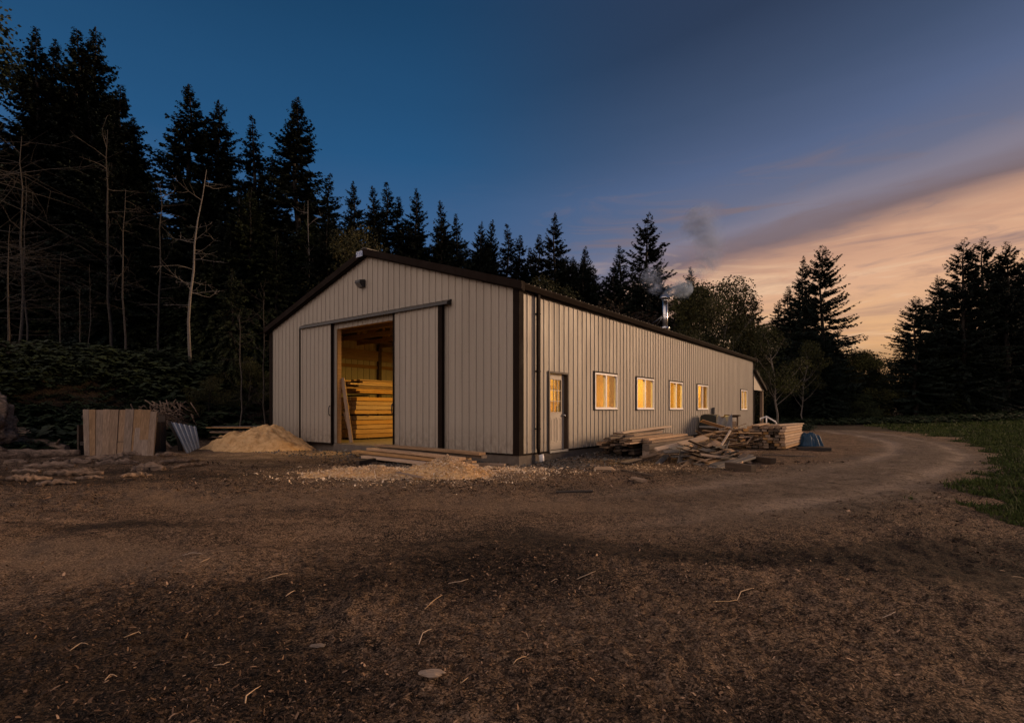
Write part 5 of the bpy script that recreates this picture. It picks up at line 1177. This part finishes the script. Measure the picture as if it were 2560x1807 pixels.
for i, (x0, y0, x1, y1) in enumerate(tl):
    a, b = G(x0, y0), G(x1, y1); m_ = (a+b)/2+Vector((R.uniform(-.03, .03), R.uniform(-.04, .04), .008)); l = (b-a).length; r = .0022+.003*min(1, l)
    tw = MB(); tw.tube([a+Vector((0, 0, .008)), a.lerp(m_, .6)+Vector((0, 0, .012)), m_+Vector((0, 0, .012)), m_.lerp(b, .6)+Vector((0, 0, .014)), b+Vector((0, 0, .01))], [r, r*1.2, r*1.1, r*.9, r*.5], 6)
    tag(tw.build('twig', M['twigm'] if 'twigm' in M else M['pale']), 'thin pale splinter lying on the dark dirt of the open yard', 'twig', 'pale splinters on the open dirt')
CHK = [(1425, 830, .045), (1940, 968, .075)]
for i, (x, y, s_) in enumerate(CHK+[]):
    p = G(x*k, 1150+y*k); bm = bmesh.new(); bmesh.ops.create_icosphere(bm, subdivisions=3, radius=1)
    for v in bm.verts:
        q = v.co; nn = 1+.45*float(fbm(np.array([q.x*1.4+i*5]), np.array([q.y*1.4+q.z]), 401, 3)[0]); v.co = Vector((q.x*s_*nn, q.y*s_*.5*nn, q.z*.22*s_*nn))
    me = bpy.data.meshes.new('bark_chip'); bm.to_mesh(me); bm.free(); me.materials.append(M['aged']); o = link(bpy.data.objects.new('bark_chip', me)); o.location = p+Vector((0, 0, .015))
    tag(o, ['small pale bark chip left of centre on the dark dirt', 'larger oval pale bark chip low in the middle of the dark dirt'][i], 'bark chip')
# ================================================================ smoke
def smoke():
    c = BW(vc, ucz, zt_+.18); d0 = c.y
    def blob(name, pts, rs, dens, label, scale, thr, col):
        mb = MB(); mb.tube(pts, rs, 18)
        m = bpy.data.materials.new(name); m.use_nodes = True; t = m.node_tree; t.nodes.clear()
        out = t.nodes.new('ShaderNodeOutputMaterial'); pv = t.nodes.new('ShaderNodeVolumePrincipled'); pv.inputs['Color'].default_value = col; pv.inputs['Anisotropy'].default_value = .1
        tc = t.nodes.new('ShaderNodeTexCoord'); nz = t.nodes.new('ShaderNodeTexNoise'); nz.inputs['Scale'].default_value = scale; nz.inputs['Detail'].default_value = 6; nz.inputs['Roughness'].default_value = .62; nz.inputs['Distortion'].default_value = 1.6
        mr = t.nodes.new('ShaderNodeMapRange'); mr.inputs[1].default_value = thr; mr.inputs[2].default_value = thr+.17; mr.inputs[4].default_value = dens
        at = []
        # density fades towards the skin of the plume: distance from its axis, segment by segment
        acc = None
        for (p, r) in zip(pts[0:], rs[0:]):
            vs = t.nodes.new('ShaderNodeVectorMath'); vs.operation = 'DISTANCE'; vs.inputs[1].default_value = p; t.links.new(tc.outputs['Object'], vs.inputs[0])
            f = t.nodes.new('ShaderNodeMapRange'); f.interpolation_type = 'SMOOTHSTEP'; f.inputs[1].default_value = r*.98; f.inputs[2].default_value = -r*.25; f.inputs[3].default_value = 0; f.inputs[4].default_value = 1; t.links.new(vs.outputs['Value'], f.inputs[0])
            if acc is None: acc = f.outputs[0]
            else:
                mx = t.nodes.new('ShaderNodeMath'); mx.operation = 'MAXIMUM'; t.links.new(acc, mx.inputs[0]); t.links.new(f.outputs[0], mx.inputs[1]); acc = mx.outputs[0]
        mu = t.nodes.new('ShaderNodeMath'); mu.operation = 'MULTIPLY'
        t.links.new(tc.outputs['Object'], nz.inputs['Vector']); t.links.new(nz.outputs[0], mr.inputs[0]); t.links.new(mr.outputs[0], mu.inputs[0]); t.links.new(acc, mu.inputs[1])
        t.links.new(mu.outputs[0], pv.inputs['Density']); t.links.new(pv.outputs[0], out.inputs['Volume'])
        o = mb.build(name, m); return tag(o, label, 'smoke', kind='stuff')
    A = lambda px, py, k=0.: PD(px, py, d0+k)
    blob('smoke', [A(1654, 750), A(1668, 738, .05), A(1682, 727, .1), A(1697, 722, .2), A(1712, 724, .3), A(1728, 722, .4)], [.12, .27, .38, .46, .50, .15], 13., 'pale blue smoke drifting right from the chimney cap', 2.6, .42, (.62, .78, 1., 1))
    blob('smoke_plume', [A(1700, 715, .3), A(1735, 690, .6), A(1768, 655, 1.), A(1778, 620, 1.4), A(1770, 590, 1.7), A(1752, 566, 2.), A(1738, 542, 2.2), A(1722, 530, 2.3)], [.2, .55, .75, .85, .95, 1.1, .95, .12], 3.2, 'thin grey smoke plume rising into the sky right of the big fir', 1.15, .42, (.52, .64, .92, 1))
    blob('smoke_wisp', [A(1655, 742), A(1640, 715, .2), A(1628, 690, .4), A(1622, 672, .5)], [.15, .5, .6, .15], 5., 'faint wisp of smoke drifting left above the chimney', 2.2, .45, (.6, .74, 1., 1))
smoke()
# ================================================================ sky and light
SUN_AZ, SUN_EL = 78., 13.                                    # degrees clockwise from straight ahead, degrees over the horizon
wd = bpy.data.worlds.new('World'); S.world = wd; wd.use_nodes = True; wt = wd.node_tree; wt.nodes.clear()
class WN(NT):
    def __init__(s, t): s.t = t
w = WN(wt)
out = w.n('ShaderNodeOutputWorld'); bg = w.n('ShaderNodeBackground')
sky = w.n('ShaderNodeTexSky', sky_type='NISHITA'); sky.sun_disc = False; sky.sun_elevation = rad(2.0); sky.sun_rotation = rad(58); sky.air_density = 1.; sky.dust_density = 2.; sky.ozone_density = 2.
tc = w.n('ShaderNodeTexCoord'); dirv = tc.outputs['Generated']
sp = w.n('ShaderNodeSeparateXYZ'); w.to(dirv, sp.inputs[0]); X_, Y_, Z_ = sp.outputs
zc = w.math('MAXIMUM', Z_, 0.)
hl = w.math('SQRT', w.math('ADD', w.math('MULTIPLY', X_, X_), w.math('ADD', w.math('MULTIPLY', Y_, Y_), 1e-6)))
SA = rad(52); ca = w.math('DIVIDE', w.math('ADD', w.math('MULTIPLY', X_, math.sin(SA)), w.math('MULTIPLY', Y_, math.cos(SA))), hl)
# warp of the bands: long streaks of cloud tilted against the horizon
mp = w.n('ShaderNodeMapping'); w.to(dirv, mp.inputs[0]); mp.inputs['Rotation'].default_value = (rad(0), rad(-10), rad(-40)); mp.inputs['Scale'].default_value = (1., 1.4, 7.)
n1 = w.noise(2.1, 5, .55, mp.outputs[0], .4); n2 = w.noise(4.2, 6, .58, mp.outputs[0], .9)
zw = w.math('ADD', zc, w.math('MULTIPLY', w.math('SUBTRACT', n1, .5), w.mr(zc, .2, .45, .10, .03)))
zv = w.math('SUBTRACT', zw, w.math('MULTIPLY', w.math('SUBTRACT', X_, .5), w.mr(zc, .12, .26, 0., .17)))
cool = w.ramp(zw, [(0, lin(128, 120, 135)), (.13, lin(108, 120, 150)), (.25, lin(71, 105, 149)), (.42, lin(38, 86, 130)), (.60, lin(26, 66, 103)), (1, lin(22, 44, 78))])
warm = w.ramp(zv, [(0, lin(226, 166, 108)), (.12, lin(232, 180, 132)), (.205, lin(226, 176, 142)), (.245, lin(208, 160, 132)), (.282, lin(124, 106, 110)), (.318, lin(132, 126, 142)), (.355, lin(106, 112, 138)), (.42, lin(87, 102, 136)), (.50, lin(66, 82, 112)), (.60, lin(46, 60, 86)), (1, lin(40, 54, 84))])
f = w.n('ShaderNodeMapRange', interpolation_type='SMOOTHSTEP'); w.to(ca, f.inputs[0]); f.inputs[1].default_value = .42; f.inputs[2].default_value = .93
base = w.mix(f.outputs[0], cool, warm)
# cloud streaks: mauve above, bright peach below
st = w.math('MULTIPLY', w.mr(n2, .52, .70), w.math('MULTIPLY', w.mr(zc, .13, .24), w.mr(zc, .42, .34))); st = w.math('MULTIPLY', st, f.outputs[0])
base = w.mix(w.math('MULTIPLY', st, .85), base, lin(128, 112, 118))
lo = w.math('MULTIPLY', w.mr(n2, .47, .36), w.math('MULTIPLY', w.mr(zc, .30, .18), f.outputs[0]))
base = w.mix(w.math('MULTIPLY', lo, .9), base, lin(236, 196, 160))
pt_ = w.noise(3.1, 6, .6, mp.outputs[0], 1.3); pm = w.math('MULTIPLY', w.mr(pt_, .50, .64), w.math('MULTIPLY', w.math('MULTIPLY', w.mr(zc, .07, .15), w.mr(zc, .30, .22)), f.outputs[0]))
base = w.mix(w.math('MULTIPLY', pm, .6), base, lin(172, 132, 118))
lb = w.math('MULTIPLY', w.mr(w.math('ADD', zc, w.math('MULTIPLY', w.math('SUBTRACT', n2, .5), .05)), .105, .085), f.outputs[0])
base = w.mix(w.math('MULTIPLY', lb, .5), base, lin(150, 118, 88))
# unseen sky behind the viewer: brightness added to light the gable wall and yard
bk = w.n('ShaderNodeMapRange', interpolation_type='SMOOTHSTEP'); w.to(ca, bk.inputs[0]); bk.inputs[1].default_value = -.12; bk.inputs[2].default_value = -.7
base = w.mix(bk.outputs[0], base, w.mix(1., w.ramp(zc, [(0, lin(170, 150, 140)), (.35, lin(178, 158, 148)), (1, lin(120, 112, 116))]), (2.9, 2.9, 2.9, 1), 'MULTIPLY'))
ns = w.mix(1., sky.outputs[0], (.11, .11, .11, 1), 'MULTIPLY')
fin = w.mix(.06, base, ns)
w.to(fin, bg.inputs[0]); bg.inputs[1].default_value = 1.0; w.to(bg.outputs[0], out.inputs[0])

sl = bpy.data.lights.new('sun', 'SUN'); sl.energy = 3.15; sl.angle = rad(18); sl.color = (1., .64, .38)
so = link(bpy.data.objects.new('sun', sl)); dv = Vector((math.sin(rad(SUN_AZ))*math.cos(rad(SUN_EL)), math.cos(rad(SUN_AZ))*math.cos(rad(SUN_EL)), math.sin(rad(SUN_EL))))
so.rotation_euler = (-dv).to_track_quat('-Z', 'Y').to_euler(); so.location = dv*60
# ================================================================ camera and render settings
cd = bpy.data.cameras.new('camera'); cd.sensor_width = 36; cd.sensor_fit = 'HORIZONTAL'; cd.lens = F/2560*36; cd.shift_y = (HY-903.5)/2560; cd.clip_end = 3000; cd.clip_start = .05
cam = link(bpy.data.objects.new('camera', cd)); cam.location = (0, 0, ZC); cam.rotation_euler = (rad(90), 0, 0); S.camera = cam
S.view_settings.view_transform = 'Standard'; S.view_settings.look = 'None'; S.view_settings.exposure = 0; S.view_settings.gamma = 1; S.view_settings.use_curve_mapping = False
S.render.engine = 'CYCLES'; c = S.cycles; c.max_bounces = 7; c.diffuse_bounces = 3; c.glossy_bounces = 3; c.transparent_max_bounces = 10; c.transmission_bounces = 3; c.volume_bounces = 0
c.caustics_reflective = False; c.caustics_refractive = False; c.use_denoising = True; c.sample_clamp_indirect = 4.; c.volume_step_rate = 1.; c.volume_max_steps = 128
S.render.film_transparent = False
